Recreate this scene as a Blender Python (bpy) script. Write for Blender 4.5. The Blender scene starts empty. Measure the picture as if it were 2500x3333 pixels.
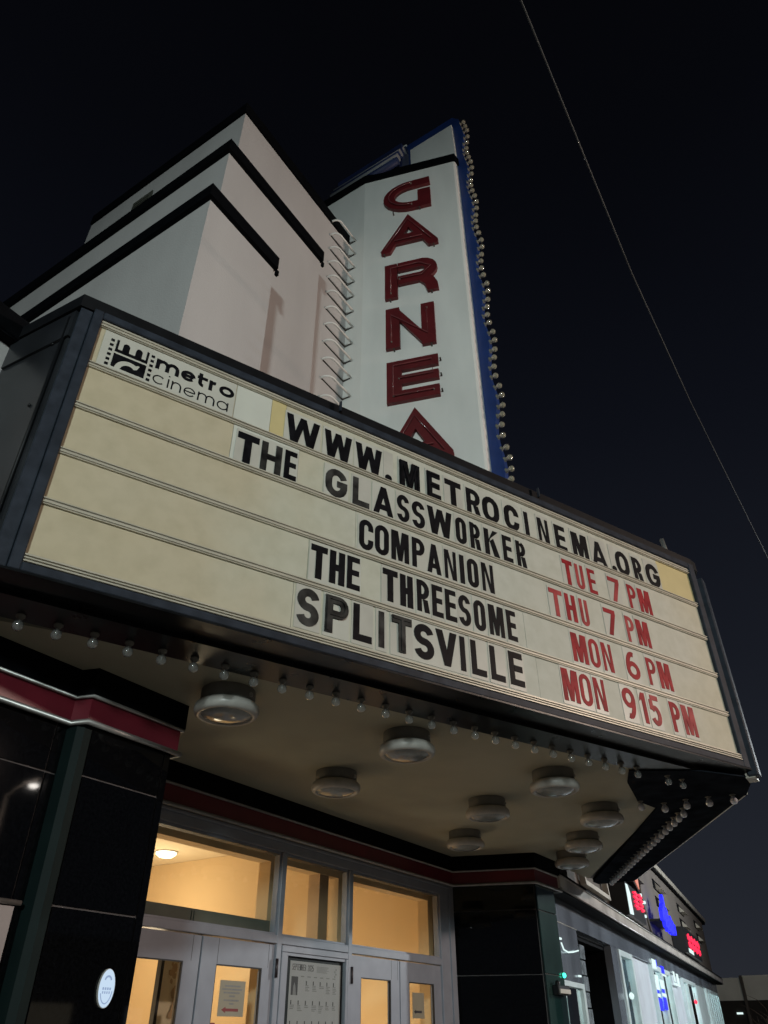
import bpy, bmesh, math, random
from mathutils import Vector, Matrix
random.seed(7)
SC = bpy.context.scene
COL = SC.collection
V = Vector
PI = math.pi

# ------------------------------------------------------------------ camera
cam = bpy.data.cameras.new('camera')
cam.sensor_fit = 'HORIZONTAL'; cam.sensor_width = 36.0
cam.lens = 34.435; cam.clip_start = 0.05; cam.clip_end = 2000
camo = bpy.data.objects.new('camera', cam); COL.objects.link(camo)
_p, _r, _a = math.radians(35.457), math.radians(-0.1416), math.radians(32.6)
_w = V((0, math.cos(_p), math.sin(_p))); _u = V((0, -math.sin(_p), math.cos(_p))); _x = V((1, 0, 0))
_rx = _x * math.cos(_r) + _u * math.sin(_r); _ux = _u * math.cos(_r) - _x * math.sin(_r)
_M = Matrix(((math.sin(_a), math.cos(_a), 0), (-math.cos(_a), math.sin(_a), 0), (0, 0, 1)))
_rx, _ux, _w = _M @ _rx, _M @ _ux, _M @ _w
camo.matrix_world = Matrix(((_rx.x, _ux.x, -_w.x, 0), (_rx.y, _ux.y, -_w.y, 0), (_rx.z, _ux.z, -_w.z, 1.6), (0, 0, 0, 1)))
SC.camera = camo

# ------------------------------------------------------------------ sky, exposure
world = bpy.data.worlds.new('World'); SC.world = world; world.use_nodes = True
nt = world.node_tree; nt.nodes.clear()
o_ = nt.nodes.new('ShaderNodeOutputWorld'); bg = nt.nodes.new('ShaderNodeBackground')
tc = nt.nodes.new('ShaderNodeTexCoord'); sep = nt.nodes.new('ShaderNodeSeparateXYZ'); rp = nt.nodes.new('ShaderNodeValToRGB')
nz = nt.nodes.new('ShaderNodeTexNoise'); nz.inputs['Scale'].default_value = 1.6; nz.inputs['Detail'].default_value = 3
mm = nt.nodes.new('ShaderNodeMath'); mm.operation = 'MULTIPLY_ADD'; mm.inputs[1].default_value = 0.10; 
cr = rp.color_ramp
cr.elements[0].position = 0.0; cr.elements[0].color = (0.022, 0.024, 0.030, 1)
cr.elements[1].position = 1.0; cr.elements[1].color = (0.0012, 0.0013, 0.0020, 1)
for p_, c_ in ((0.12, (0.0165, 0.0190, 0.026)), (0.38, (0.0085, 0.0100, 0.0150)), (0.62, (0.0040, 0.0048, 0.0080)), (0.85, (0.0018, 0.0021, 0.0034))):
    e_ = cr.elements.new(p_); e_.color = (*c_, 1)
nt.links.new(tc.outputs['Generated'], sep.inputs[0]); nt.links.new(tc.outputs['Generated'], nz.inputs['Vector'])
nt.links.new(nz.outputs[0], mm.inputs[0]); nt.links.new(sep.outputs['Z'], mm.inputs[2])
sb = nt.nodes.new('ShaderNodeMath'); sb.operation = 'SUBTRACT'; sb.inputs[1].default_value = 0.05
nt.links.new(mm.outputs[0], sb.inputs[0]); nt.links.new(sb.outputs[0], rp.inputs[0])
nt.links.new(rp.outputs[0], bg.inputs[0]); bg.inputs[1].default_value = 1.0; nt.links.new(bg.outputs[0], o_.inputs[0])
SC.view_settings.view_transform = 'Standard'; SC.view_settings.look = 'None'
SC.view_settings.exposure = 0.0; SC.view_settings.gamma = 1.0; SC.view_settings.use_curve_mapping = False
SC.cycles.use_denoising = True
SC.cycles.max_bounces = 8; SC.cycles.transparent_max_bounces = 16
SC.cycles.caustics_reflective = False; SC.cycles.caustics_refractive = False
SC.cycles.sample_clamp_indirect = 4.0

# ------------------------------------------------------------------ materials
def new_mat(name):
    m = bpy.data.materials.new(name); m.use_nodes = True
    return m, m.node_tree, m.node_tree.nodes['Principled BSDF']

def mat(name, col, rough=0.6, metal=0.0, spec=0.5, nscale=3.0, namt=0.12, bump=0.0, bscale=60.0, col2=None, stretch=None, coat=0.0, rvar=0.0):
    m, nt, b = new_mat(name)
    b.inputs['Roughness'].default_value = rough; b.inputs['Metallic'].default_value = metal
    b.inputs['Specular IOR Level'].default_value = spec
    if coat: b.inputs['Coat Weight'].default_value = coat; b.inputs['Coat Roughness'].default_value = 0.08
    g = nt.nodes.new('ShaderNodeNewGeometry'); mp = nt.nodes.new('ShaderNodeMapping')
    if stretch: mp.inputs['Scale'].default_value = stretch
    nt.links.new(g.outputs['Position'], mp.inputs['Vector'])
    n = nt.nodes.new('ShaderNodeTexNoise'); n.inputs['Scale'].default_value = nscale; n.inputs['Detail'].default_value = 6
    nt.links.new(mp.outputs[0], n.inputs['Vector'])
    r = nt.nodes.new('ShaderNodeValToRGB')
    a = tuple(c * (1 - namt) for c in col); z = tuple(min(1, c * (1 + namt)) for c in (col2 or col))
    r.color_ramp.elements[0].color = (*a, 1); r.color_ramp.elements[0].position = 0.32
    r.color_ramp.elements[1].color = (*z, 1); r.color_ramp.elements[1].position = 0.68
    nt.links.new(n.outputs[0], r.inputs[0]); nt.links.new(r.outputs[0], b.inputs['Base Color'])
    if rvar:
        mr = nt.nodes.new('ShaderNodeMapRange'); mr.inputs['To Min'].default_value = max(0.02, rough - rvar); mr.inputs['To Max'].default_value = rough + rvar
        nt.links.new(n.outputs[0], mr.inputs[0]); nt.links.new(mr.outputs[0], b.inputs['Roughness'])
    if bump:
        n2 = nt.nodes.new('ShaderNodeTexNoise'); n2.inputs['Scale'].default_value = bscale; n2.inputs['Detail'].default_value = 4
        nt.links.new(g.outputs['Position'], n2.inputs['Vector'])
        bp = nt.nodes.new('ShaderNodeBump'); bp.inputs['Strength'].default_value = bump; bp.inputs['Distance'].default_value = 0.01
        nt.links.new(n2.outputs[0], bp.inputs['Height']); nt.links.new(bp.outputs[0], b.inputs['Normal'])
    return m

def emit(name, col, strength, base=0.02):
    m, nt, b = new_mat(name)
    b.inputs['Base Color'].default_value = (base, base, base, 1)
    b.inputs['Emission Color'].default_value = (*col, 1); b.inputs['Emission Strength'].default_value = strength
    return m

def glassy(name, tint=(1, 1, 1), refl=0.5, rough=0.0, solid=0.0, scol=(.5, .5, .5)):
    # thin glass: clear pane with a fresnel reflection, optionally mixed with a pale diffuse colour
    m = bpy.data.materials.new(name); m.use_nodes = True; nt = m.node_tree; nt.nodes.clear()
    o = nt.nodes.new('ShaderNodeOutputMaterial'); t = nt.nodes.new('ShaderNodeBsdfTransparent'); gl = nt.nodes.new('ShaderNodeBsdfGlossy')
    t.inputs[0].default_value = (*tint, 1); gl.inputs['Roughness'].default_value = rough; gl.inputs[0].default_value = (1, 1, 1, 1)
    lw = nt.nodes.new('ShaderNodeFresnel'); lw.inputs[0].default_value = 1.5
    mu = nt.nodes.new('ShaderNodeMath'); mu.operation = 'MULTIPLY'; mu.inputs[1].default_value = refl * 2
    mx = nt.nodes.new('ShaderNodeMixShader'); gm = nt.nodes.new('ShaderNodeNewGeometry'); fb_ = nt.nodes.new('ShaderNodeMath'); fb_.operation = 'SUBTRACT'; fb_.inputs[0].default_value = 1
    m3 = nt.nodes.new('ShaderNodeMath'); m3.operation = 'MULTIPLY'; nt.links.new(gm.outputs['Backfacing'], fb_.inputs[1]); nt.links.new(fb_.outputs[0], m3.inputs[0]); nt.links.new(lw.outputs[0], m3.inputs[1])
    mu.use_clamp = True; nt.links.new(m3.outputs[0], mu.inputs[0]); nt.links.new(mu.outputs[0], mx.inputs[0])
    src = t
    if solid:
        d = nt.nodes.new('ShaderNodeBsdfDiffuse'); d.inputs[0].default_value = (*scol, 1)
        m2 = nt.nodes.new('ShaderNodeMixShader'); m2.inputs[0].default_value = solid
        nt.links.new(t.outputs[0], m2.inputs[1]); nt.links.new(d.outputs[0], m2.inputs[2]); src = m2
    nt.links.new(src.outputs[0], mx.inputs[1]); nt.links.new(gl.outputs[0], mx.inputs[2]); nt.links.new(mx.outputs[0], o.inputs[0])
    return m

def cream_mat():
    # backlit acrylic panels, off at night: yellowed towards both ends, streaky
    m, nt, b = new_mat('sign_acrylic')
    g = nt.nodes.new('ShaderNodeNewGeometry'); sp = nt.nodes.new('ShaderNodeSeparateXYZ'); nt.links.new(g.outputs['Position'], sp.inputs[0])
    n = nt.nodes.new('ShaderNodeTexNoise'); n.inputs['Scale'].default_value = 1.3; n.inputs['Detail'].default_value = 5
    nt.links.new(g.outputs['Position'], n.inputs['Vector'])
    ma = nt.nodes.new('ShaderNodeMath'); ma.operation = 'MULTIPLY_ADD'; ma.inputs[1].default_value = 2.0
    nt.links.new(n.outputs[0], ma.inputs[0]); nt.links.new(sp.outputs['X'], ma.inputs[2])
    mr = nt.nodes.new('ShaderNodeMapRange'); mr.inputs['From Min'].default_value = 2.5; mr.inputs['From Max'].default_value = 9.0
    nt.links.new(ma.outputs[0], mr.inputs[0])
    r = nt.nodes.new('ShaderNodeValToRGB'); e = r.color_ramp.elements
    e[0].position = 0; e[0].color = (.52, .455, .315, 1); e[1].position = 1; e[1].color = (.56, .51, .37, 1)
    for p_, c_ in ((.16, (.53, .475, .35)), (.28, (.54, .53, .43)), (.45, (.545, .555, .495)), (.8, (.56, .55, .475))):
        q = e.new(p_); q.color = (*c_, 1)
    nt.links.new(mr.outputs[0], r.inputs[0])
    n2 = nt.nodes.new('ShaderNodeTexNoise'); n2.inputs['Scale'].default_value = 9; n2.inputs['Detail'].default_value = 8
    nt.links.new(g.outputs['Position'], n2.inputs['Vector'])
    r2 = nt.nodes.new('ShaderNodeValToRGB'); r2.color_ramp.elements[0].position = .3; r2.color_ramp.elements[0].color = (.9, .9, .88, 1); r2.color_ramp.elements[1].position = .6
    nt.links.new(n2.outputs[0], r2.inputs[0])
    mx = nt.nodes.new('ShaderNodeMix'); mx.data_type = 'RGBA'; mx.blend_type = 'MULTIPLY'; mx.inputs[0].default_value = 1
    nt.links.new(r.outputs[0], mx.inputs[6]); nt.links.new(r2.outputs[0], mx.inputs[7]); nt.links.new(mx.outputs[2], b.inputs['Base Color'])
    b.inputs['Roughness'].default_value = 0.5; b.inputs['Specular IOR Level'].default_value = 0.2
    return m

M = {}
M['cream'] = cream_mat()
M['cream_white'] = mat('acrylic_white', (.60, .62, .56), .4, nscale=4, namt=.04)
M['cream_yellow'] = mat('acrylic_yellow', (.60, .51, .26), .4, nscale=4, namt=.05)
M['rail'] = mat('rail_aluminium', (.50, .47, .39), .38, .15, nscale=7, namt=.14, stretch=(.4, .4, 5), bump=.1, bscale=20)
M['tile_back'] = mat('tile_plastic', (.50, .49, .44), .33, nscale=5, namt=.07)
M['tile_back_b'] = mat('tile_plastic_clearer', (.53, .53, .475), .33, nscale=5, namt=.05)
M['ink'] = mat('letter_black', (.006, .006, .008), .5, 0, .10, nscale=16, namt=.5, rvar=.1)
M['ink_worn'] = mat('letter_black_faded', (.009, .009, .010), .5, 0, .14, nscale=9, namt=.5, col2=(.042, .041, .039))
M['red_ink'] = mat('letter_red', (.27, .010, .016), .5, 0, .15, nscale=9, namt=.15, col2=(.33, .018, .024))
M['red_faded'] = mat('letter_red_faded', (.28, .014, .02), .5, 0, .2, nscale=7, namt=.1, col2=(.40, .06, .06))
M['frame'] = mat('frame_metal_dark', (.026, .032, .044), .5, .0, .15, nscale=10, namt=.25, bump=.15, bscale=25)
M['cap'] = mat('cap_black', (.0055, .006, .0075), .5, 0, .25, nscale=9, namt=.3)
M['under'] = mat('underside_black', (.006, .007, .008), .30, .0, .25, nscale=6, namt=.5, bump=.06, bscale=12, rvar=.08)
M['side_panel'] = mat('return_navy', (.022, .024, .028), .33, .2, nscale=2, namt=.4, rvar=.1)
M['soffit'] = mat('soffit_paint', (.37, .35, .265), .75, nscale=.9, namt=.16, bump=.3, bscale=160)
M['stucco'] = mat('stucco_white', (.47, .45, .445), .9, nscale=1.6, namt=.055, bump=.4, bscale=55, stretch=(1, 1, .22), col2=(.48, .462, .455))
M['stucco_side'] = M['stucco']
M['pylon_white'] = mat('pylon_paint', (.76, .76, .73), .6, nscale=3.0, namt=.05, bump=.08, bscale=30, stretch=(1, 1, .25))
M['black_trim'] = mat('trim_black', (.0022, .0026, .0036), .7, 0, .06, nscale=10, namt=.3)
M['vent_olive'] = mat('vent_olive', (.085, .085, .07), .8, 0, .1)
M['blue'] = mat('fin_blue', (.013, .040, .17), .45, nscale=3, namt=.15, bump=.05)
M['drum_blue'] = mat('drum_blue', (.012, .022, .075), .55, 0, .3, nscale=3, namt=.2)
M['drum_grey'] = mat('drum_grey', (.20, .21, .22), .6, nscale=6, namt=.1)
M['neon_red'] = mat('channel_letter_red', (.11, .007, .010), .5, nscale=5, namt=.15)
M['tube'] = mat('neon_tube_glass', (.15, .045, .05), .15, nscale=5, namt=.1)
M['bright_metal'] = mat('chrome_trim', (.36, .35, .34), .42, .7, nscale=12, namt=.15, stretch=(1, 1, 3))
M['maroon'] = mat('band_maroon', (.13, .012, .022), .38, nscale=3, namt=.15)
M['granite'] = mat('granite_black', (.0022, .0024, .0030), .035, 0, .45, nscale=55, namt=.5)
M['granite_green'] = mat('glass_tile_green', (.004, .010, .0095), .06, 0, .4, nscale=3, namt=.2)
M['tile_teal'] = mat('glass_tile_teal', (.022, .046, .043), .16, 0, .5, nscale=1.5, namt=.3)
M['strip_green'] = mat('corner_strip_green', (.004, .010, .010), .6, 0, .12, nscale=3, namt=.2)
M['under_matte'] = mat('underside_matte', (.016, .019, .025), .7, 0, .0, nscale=5, namt=.4)
M['grout'] = mat('grout', (.085, .075, .075), .8, nscale=20, namt=.2)
M['door_paint'] = mat('door_paint_grey', (.25, .265, .31), .42, nscale=6, namt=.07, bump=.03)
M['sill_grey'] = mat('sill_grey', (.15, .155, .13), .7, 0, .2)
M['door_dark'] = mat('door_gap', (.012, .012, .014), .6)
M['hinge'] = mat('hinge_bronze', (.045, .035, .04), .45, .5)
M['glass'] = glassy('clear_glass', (.96, .97, .96), .5)
M['bulb_glass'] = glassy('bulb_glass', (.80, .81, .80), 1.5, .03, .11, (.7, .72, .72))
M['lens_glass'] = mat('lens_frosted', (.28, .30, .30), .16, nscale=30, namt=.1, coat=.3)
M['fixture_white'] = mat('fixture_enamel', (.42, .40, .37), .38, nscale=12, namt=.12, bump=.1, bscale=35)
M['fixture_base'] = mat('fixture_base_grey', (.16, .155, .135), .6, nscale=8, namt=.15)
M['lobby_wall'] = mat('lobby_wall_paint', (.62, .46, .27), .85, nscale=1, namt=.03)
M['lobby_ceiling'] = mat('lobby_ceiling_paint', (.72, .62, .45), .8, nscale=1, namt=.03)
M['brown'] = mat('lobby_post_brown', (.42, .29, .17), .6)
M['paper'] = mat('poster_paper', (.36, .36, .37), .6, nscale=6, namt=.04)
M['notice_paper'] = mat('notice_paper', (.30, .27, .20), .7, nscale=6, namt=.04)
M['print'] = mat('print_dark', (.05, .045, .05), .6)
M['print_grey'] = mat('print_grey', (.20, .20, .205), .6)
M['print_red'] = mat('print_red', (.20, .02, .02), .6)
M['kerb'] = mat('concrete', (.30, .29, .27), .9, nscale=2, namt=.12, bump=.2)
M['asphalt'] = mat('asphalt', (.05, .05, .052), .85, nscale=30, namt=.3, bump=.3)
M['nb_wall'] = mat('neighbour_stucco', (.115, .10, .088), .9, nscale=1.2, namt=.12, bump=.2)
M['nb_strip'] = mat('cornice_flashing', (.46, .43, .37), .45, .3, nscale=3, namt=.2)
M['nb_metal'] = mat('shopfront_metal', (.21, .245, .29), .20, .45, nscale=.8, namt=.30, stretch=(1.6, 1.6, .35), rvar=.12)  # stretched noise paints vertical reflection streaks into the metal colour
M['nb_cornice'] = mat('cornice_metal', (.74, .70, .64), .26, .35, nscale=2, namt=.25)
M['nb_frame'] = mat('shop_frame_pale', (.74, .88, .90), .35, .3, nscale=3, namt=.1)
M['nb_grey'] = mat('shop_wall_grey', (.50, .56, .62), .6, nscale=2, namt=.1)
M['nb_glass'] = glassy('shop_glass', (.75, .85, .85), .9, .02)
M['glass_brick'] = mat('glass_brick', (.30, .36, .40), .12, .3, nscale=9, namt=.4, bump=.8, bscale=16)
M['far_dark'] = mat('far_wall_dark', (.035, .030, .026), .9)
M['far_pale'] = mat('far_panel_pale', (.80, .80, .72), .8, nscale=.5, namt=.12)
M['steel'] = mat('galvanised_steel', (.20, .20, .19), .5, .5)
M['white_paint'] = mat('tube_paint_white', (.78, .77, .74), .5, nscale=5, namt=.05)
M['shade_bracket_brown'] = mat('rung_shade_and_bracket', (.055, .046, .040), .7, nscale=6, namt=.1)  # dark brown for the rung shadow lines, also the letter fixings
M['screen_dark'] = mat('sign_box_black', (.008, .008, .009), .4)
M['cable'] = mat('cable_sheath', (.045, .052, .055), .6, nscale=1.4, namt=.3)
M['bark'] = mat('bark', (.09, .06, .045), .9, nscale=8, namt=.3)
M['e_red'] = emit('led_red', (1, .012, .06), 1.6)
M['e_blue'] = emit('led_blue', (.012, .016, 1), 1.5)
M['e_white'] = emit('reflection_white', (.80, 1, .98), 1.0)
M['e_orange'] = emit('led_orange', (1, .33, .22), .75)
M['e_shop'] = emit('shop_tube_light', (.80, .95, 1), 40)
M['e_warm'] = emit('lobby_lamp_glow', (1, .84, .50), 6)
M['e_oval'] = emit('oval_sign_glow', (.62, .80, 1), .85)
M['oval_print'] = emit('oval_sign_print', (.30, .42, .66), .8)
M['e_green'] = emit('indicator_green', (.05, 1, .62), 3)
M['e_street'] = emit('street_lamp_lens', (1, .93, .85), 30)
M['e_star'] = emit('star_light', (1, 1, 1), .5)

# ------------------------------------------------------------------ helpers
def tag(o, label=None, cat=None, group=None, kind=None):
    if label: o['label'] = label
    if cat: o['category'] = cat
    if group: o['group'] = group
    if kind: o['kind'] = kind
    return o

def thing(name, loc, label, cat, group=None):
    o = bpy.data.objects.new(name, None); COL.objects.link(o); o.location = V(loc); o.empty_display_size = .2
    return tag(o, label, cat, group)

def wpos(o):
    p = V((0, 0, 0))
    while o: p = p + V(o.location); o = o.parent
    return p

class Fr:
    """local frame: point = o + u*U + v*W + d*N"""
    def __init__(s, o, U, W=(0, 0, 1), N=None):
        s.o = V(o); s.U = V(U).normalized(); s.W = V(W).normalized()
        s.N = V(N).normalized() if N is not None else s.U.cross(s.W).normalized()
    def __call__(s, u, v, d=0): return s.o + s.U * u + s.W * v + s.N * d
WORLD = lambda x, y, z: V((x, y, z))
XY = WORLD

class B:
    def __init__(s): s.v = []; s.f = []; s.sm = []
    def add(s, vs, fs, smooth=False):
        k = len(s.v); s.v += [V(p) for p in vs]
        for f in fs: s.f.append([i + k for i in f]); s.sm.append(smooth)
        return s
    def box(s, fr, u0, u1, v0, v1, d0, d1):
        P = [fr(u, v, d) for d in (d0, d1) for v in (v0, v1) for u in (u0, u1)]
        return s.add(P, [(0, 1, 3, 2), (4, 6, 7, 5), (0, 4, 5, 1), (2, 3, 7, 6), (0, 2, 6, 4), (1, 5, 7, 3)])
    def prism(s, fr, pts, d0, d1):
        n = len(pts); P = [fr(x, y, d0) for x, y in pts] + [fr(x, y, d1) for x, y in pts]
        return s.add(P, [list(range(n))[::-1], [n + i for i in range(n)]] + [(i, (i + 1) % n, n + (i + 1) % n, n + i) for i in range(n)])
    def strip(s, fr, pts, tk, d0, d1, closed=False):
        # mitred stroke of width tk along pts, extruded d0..d1
        P = []
        for x, y in pts:
            q = V((x, y, 0))
            if not P or (q - P[-1]).length > 1e-4: P.append(q)
        if closed and (P[0] - P[-1]).length < 1e-4: P.pop()
        n = len(P); L = []; R = []
        for i in range(n):
            a = P[i - 1] if (i > 0 or closed) else None; c = P[(i + 1) % n] if (i < n - 1 or closed) else None
            d1_ = (P[i] - a).normalized() if a is not None else None; d2_ = (c - P[i]).normalized() if c is not None else None
            if d1_ is None: d1_ = d2_
            if d2_ is None: d2_ = d1_
            n1 = V((-d1_.y, d1_.x, 0)); n2 = V((-d2_.y, d2_.x, 0)); m = (n1 + n2)
            m = m.normalized() if m.length > 1e-6 else n1
            k = min(2.2, 1 / max(.2, m.dot(n1))) * tk / 2
            L.append(P[i] + m * k); R.append(P[i] - m * k)
        vs = []
        for i in range(n):
            for q, d in ((L[i], d0), (R[i], d0), (R[i], d1), (L[i], d1)): vs.append(fr(q.x, q.y, d))
        fs = []
        for i in range(n if closed else n - 1):
            j = (i + 1) % n
            for k in range(4): fs.append((4 * i + k, 4 * i + (k + 1) % 4, 4 * j + (k + 1) % 4, 4 * j + k))
        if not closed: fs += [(3, 2, 1, 0), tuple(4 * (n - 1) + k for k in range(4))]
        return s.add(vs, fs)
    def tube(s, pts, r, n=8, closed=False, caps=True):
        pts = [V(p) for p in pts]; k = len(pts); vs = []; up = V((0.13, .31, 1)).normalized()
        for i, p in enumerate(pts):
            a = pts[i - 1] if (i > 0 or closed) else p; c = pts[(i + 1) % k] if (i < k - 1 or closed) else p
            d = (c - a).normalized(); x = d.cross(up)
            x = x.normalized() if x.length > 1e-4 else V((1, 0, 0)); y = x.cross(d)
            rr = r[i] if isinstance(r, (list, tuple)) else r
            for j in range(n):
                t = 2 * PI * j / n; vs.append(p + x * math.cos(t) * rr + y * math.sin(t) * rr)
        fs = [(i * n + j, i * n + (j + 1) % n, ((i + 1) % k) * n + (j + 1) % n, ((i + 1) % k) * n + j) for i in range(k if closed else k - 1) for j in range(n)]
        s.add(vs, fs, True)
        if caps and not closed: s.f += [[len(s.v) - len(vs) + j for j in range(n)][::-1], [len(s.v) - n + j for j in range(n)]]; s.sm += [False, False]
        return s
    def lathe(s, o, ax, prof, n=24):
        o = V(o); ax = V(ax).normalized(); x = ax.orthogonal().normalized(); y = ax.cross(x); vs = []
        for r, h in prof:
            for j in range(n):
                t = 2 * PI * j / n; vs.append(o + ax * h + (x * math.cos(t) + y * math.sin(t)) * max(r, 1e-4))
        k = len(prof)
        return s.add(vs, [(i * n + j, i * n + (j + 1) % n, (i + 1) * n + (j + 1) % n, (i + 1) * n + j) for i in range(k - 1) for j in range(n)], True)
    def mesh(s, name, m, off=V((0, 0, 0)), bevel=0):
        me = bpy.data.meshes.new(name); me.from_pydata([tuple(p - off) for p in s.v], [], s.f); me.update()
        me.materials.append(m)
        bm = bmesh.new(); bm.from_mesh(me); bmesh.ops.recalc_face_normals(bm, faces=bm.faces)
        if bevel:
            bmesh.ops.bevel(bm, geom=[e for e in bm.edges if len(e.link_faces) == 2 and e.calc_face_angle(0) > .7], offset=bevel, segments=1, affect='EDGES', clamp_overlap=True)
        bm.to_mesh(me); bm.free()
        if any(s.sm) and not bevel:
            for p, f in zip(me.polygons, s.sm): p.use_smooth = f
        return me
    def obj(s, name, m, parent=None, label=None, bevel=0, kind=None, cat=None, group=None, shift=None):
        off = wpos(parent) if parent else V((0, 0, 0))
        me = s.mesh(name, m, off, bevel)
        o = bpy.data.objects.new(name, me); COL.objects.link(o)
        if parent: o.parent = parent
        return tag(o, label, cat, group, kind)

def inst(name, me, loc, parent=None, rot=None, label=None):
    o = bpy.data.objects.new(name, me); COL.objects.link(o)
    o.location = V(loc) - (wpos(parent) if parent else V((0, 0, 0)))
    if rot is not None: o.rotation_euler = rot
    if parent: o.parent = parent
    if label: o['label'] = label
    return o

def arc(cx, cy, rx, ry, a0, a1, n=8):
    return [(cx + rx * math.cos(math.radians(a0 + (a1 - a0) * i / n)), cy + ry * math.sin(math.radians(a0 + (a1 - a0) * i / n))) for i in range(n + 1)]

# ------------------------------------------------------------------ ground (under the view, carries the bounce light)
g = B(); g.box(WORLD, -300, 400, -1.0, 300, -.3, 0); g.obj('pavement', M['kerb'], kind='structure')
g = B(); g.box(WORLD, -300, 400, -300, -1.15, -.6, -.13); g.obj('road', M['asphalt'], kind='structure')
g = B(); g.box(WORLD, -300, 400, -1.15, -1.002, -.4, .004); g.obj('kerb', M['kerb'], kind='structure')

# ------------------------------------------------------------------ street lamps on the far side of the road
def street_lamp(x, y, z, label, col, power, aim=None, size=.15, cone=72):
    t = thing('street_lamp', (x, y - 1.2, -.13), label, 'street lamp', 'street lamps across the road')
    B().tube([(x, y - 1.2, -.13), (x, y - 1.2, z * .6), (x, y - 1.2, z + .1)], [.10, .08, .06], 10).obj('pole', M['steel'], t)
    B().tube([(x, y - 1.2, z), (x, y - .8, z + .22), (x, y - .3, z + .26)], .035, 8).obj('arm', M['steel'], t)
    h = B().box(WORLD, x - .16, x + .16, y - .35, y + .4, z + .18, z + .30).obj('lamp_head', M['steel'], t, bevel=.03)
    B().lathe((x, y, z + .18), (0, 0, -1), [(.14, 0), (.13, .05), (.07, .09), (0, .10)], 16).obj('lens', M['e_street'], h)
    if not power: return t
    l = bpy.data.lights.new('street_lamp_light', 'SPOT' if aim else 'POINT'); l.energy = power; l.color = col; l.shadow_soft_size = size
    lo = bpy.data.objects.new('street_lamp_light', l); COL.objects.link(lo); lo.location = (x, y, z - .25)
    if aim:
        l.spot_size = math.radians(cone); l.spot_blend = 1.0
        lo.rotation_euler = (V(aim) - V((x, y, z - .25))).to_track_quat('-Z', 'Y').to_euler()
    return t
street_lamp(10.4, -12.0, 7.6, 'grey street lamp across the road, right of the camera', (1, .77, .64), 3750, None, .3)
street_lamp(13.1, -12.4, 7.4, 'dimmer grey street lamp across the road, second to the right', (1, .95, .85), 0, None, .06)
street_lamp(-13.0, -8.0, 7.0, 'grey street lamp across the road, left of the camera', (.86, 1.0, .97), 7750, (5, 3, 4.6), .9)
street_lamp(24.0, -6.0, 7.5, 'added grey street lamp farther up the street, lighting the shops', (.90, .97, 1.0), 7200, (20, 6, 2.6), .2, 125)  # unseen lamp added to brighten the shopfronts

# ------------------------------------------------------------------ theatre building
TH = thing('theatre_building', (5, 5, 0), 'white stepped art deco cinema building with black trim bands and black tiled entrance', 'cinema')
def block(name, x0, x1, y0, y1, z0, z1, m='stucco', p=TH, **k): return B().box(WORLD, x0, x1, y0, y1, z0, z1).obj(name, M[m], p, **k)
block('wall_block', 2.77, 3.82, 3.97, 14, 3.60, 9.06, label='lowest front block of the stepped facade')
block('wall_block', 3.11, 5.02, 4.30, 14, 3.60, 10.86, label='middle block of the stepped facade')
block('wall_block', 3.45, 6.60, 4.60, 7.99, 3.60, 12.62, label='topmost block of the stepped facade')
def lband(x0, x1, y0, yb, z0, z1, t=.055):
    b = B(); b.box(WORLD, x0 - t, x1 + .02, y0 - t, y0 + .02, z0, z1); b.box(WORLD, x0 - t, x0 + .02, y0 + .021, yb, z0, z1)
    b.obj('trim_band', M['black_trim'], TH)
lband(2.77, 3.82, 3.97, 14, 8.90, 9.10)
lband(3.11, 5.02, 4.30, 14, 10.70, 10.91)
lband(3.45, 6.05, 4.60, 7.99, 12.63, 12.86, .03)
# drain end stubs under the trim ends, roof vent on the side wall
B().box(WORLD, 3.838, 3.875, 3.93, 3.965, 8.82, 8.90).obj('drip_bracket', M['black_trim'], TH)
B().box(WORLD, 5.04, 5.075, 4.26, 4.295, 10.62, 10.70).obj('drip_bracket', M['black_trim'], TH)
B().box(WORLD, 3.43, 3.452, 6.42, 6.85, 11.80, 12.24).obj('vent_grille', M['vent_olive'], TH)
for i in range(5): B().box(WORLD, 3.415, 3.431, 6.47, 6.80, 11.86 + i * .065, 11.89 + i * .065).obj('vent_slat', M['vent_olive'], TH)
# left wing
block('wing_wall', -14, 2.76, 4.10, 14, 3.56, 5.53)
B().box(WORLD, -14, 2.76, 4.02, 14, 5.531, 5.76).obj('parapet_band', M['black_trim'], TH)
B().tube([(-14, 4.01, 5.54), (1.6, 4.01, 5.54)], .012, 6).obj('parapet_trim', M['frame'], TH)

# ladder of bent rungs in the corner between the top block and the pylon
LD = thing('wall_ladder', (5.83, 4.5, 8.2), 'white fixed ladder of bent rungs in the corner beside the pylon', 'ladder')
def rung_pts(z):
    x0, x1, y1, y0 = 5.575, 6.093, 4.455, 4.60
    r = .11
    return [(x0, y0, z), (x0, y1 + r, z)] + [(x0 + r - r * math.cos(t), y1 + r - r * math.sin(t), z) for t in [PI / 2 * i / 7 for i in range(1, 8)]] + [(x1, y1, z)]
for i in range(13):
    z = 12.645 - .3665 * i
    B().tube(rung_pts(z), .0165, 6).obj('rung', M['white_paint'], LD)
    B().tube([(5.575, 4.592, z), (6.085, 4.592, z), (6.085, 4.455, z)], .010, 5).obj('shade_rod', M['shade_bracket_brown'], LD)  # dark rod standing in for the shadow line behind each rung

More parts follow.
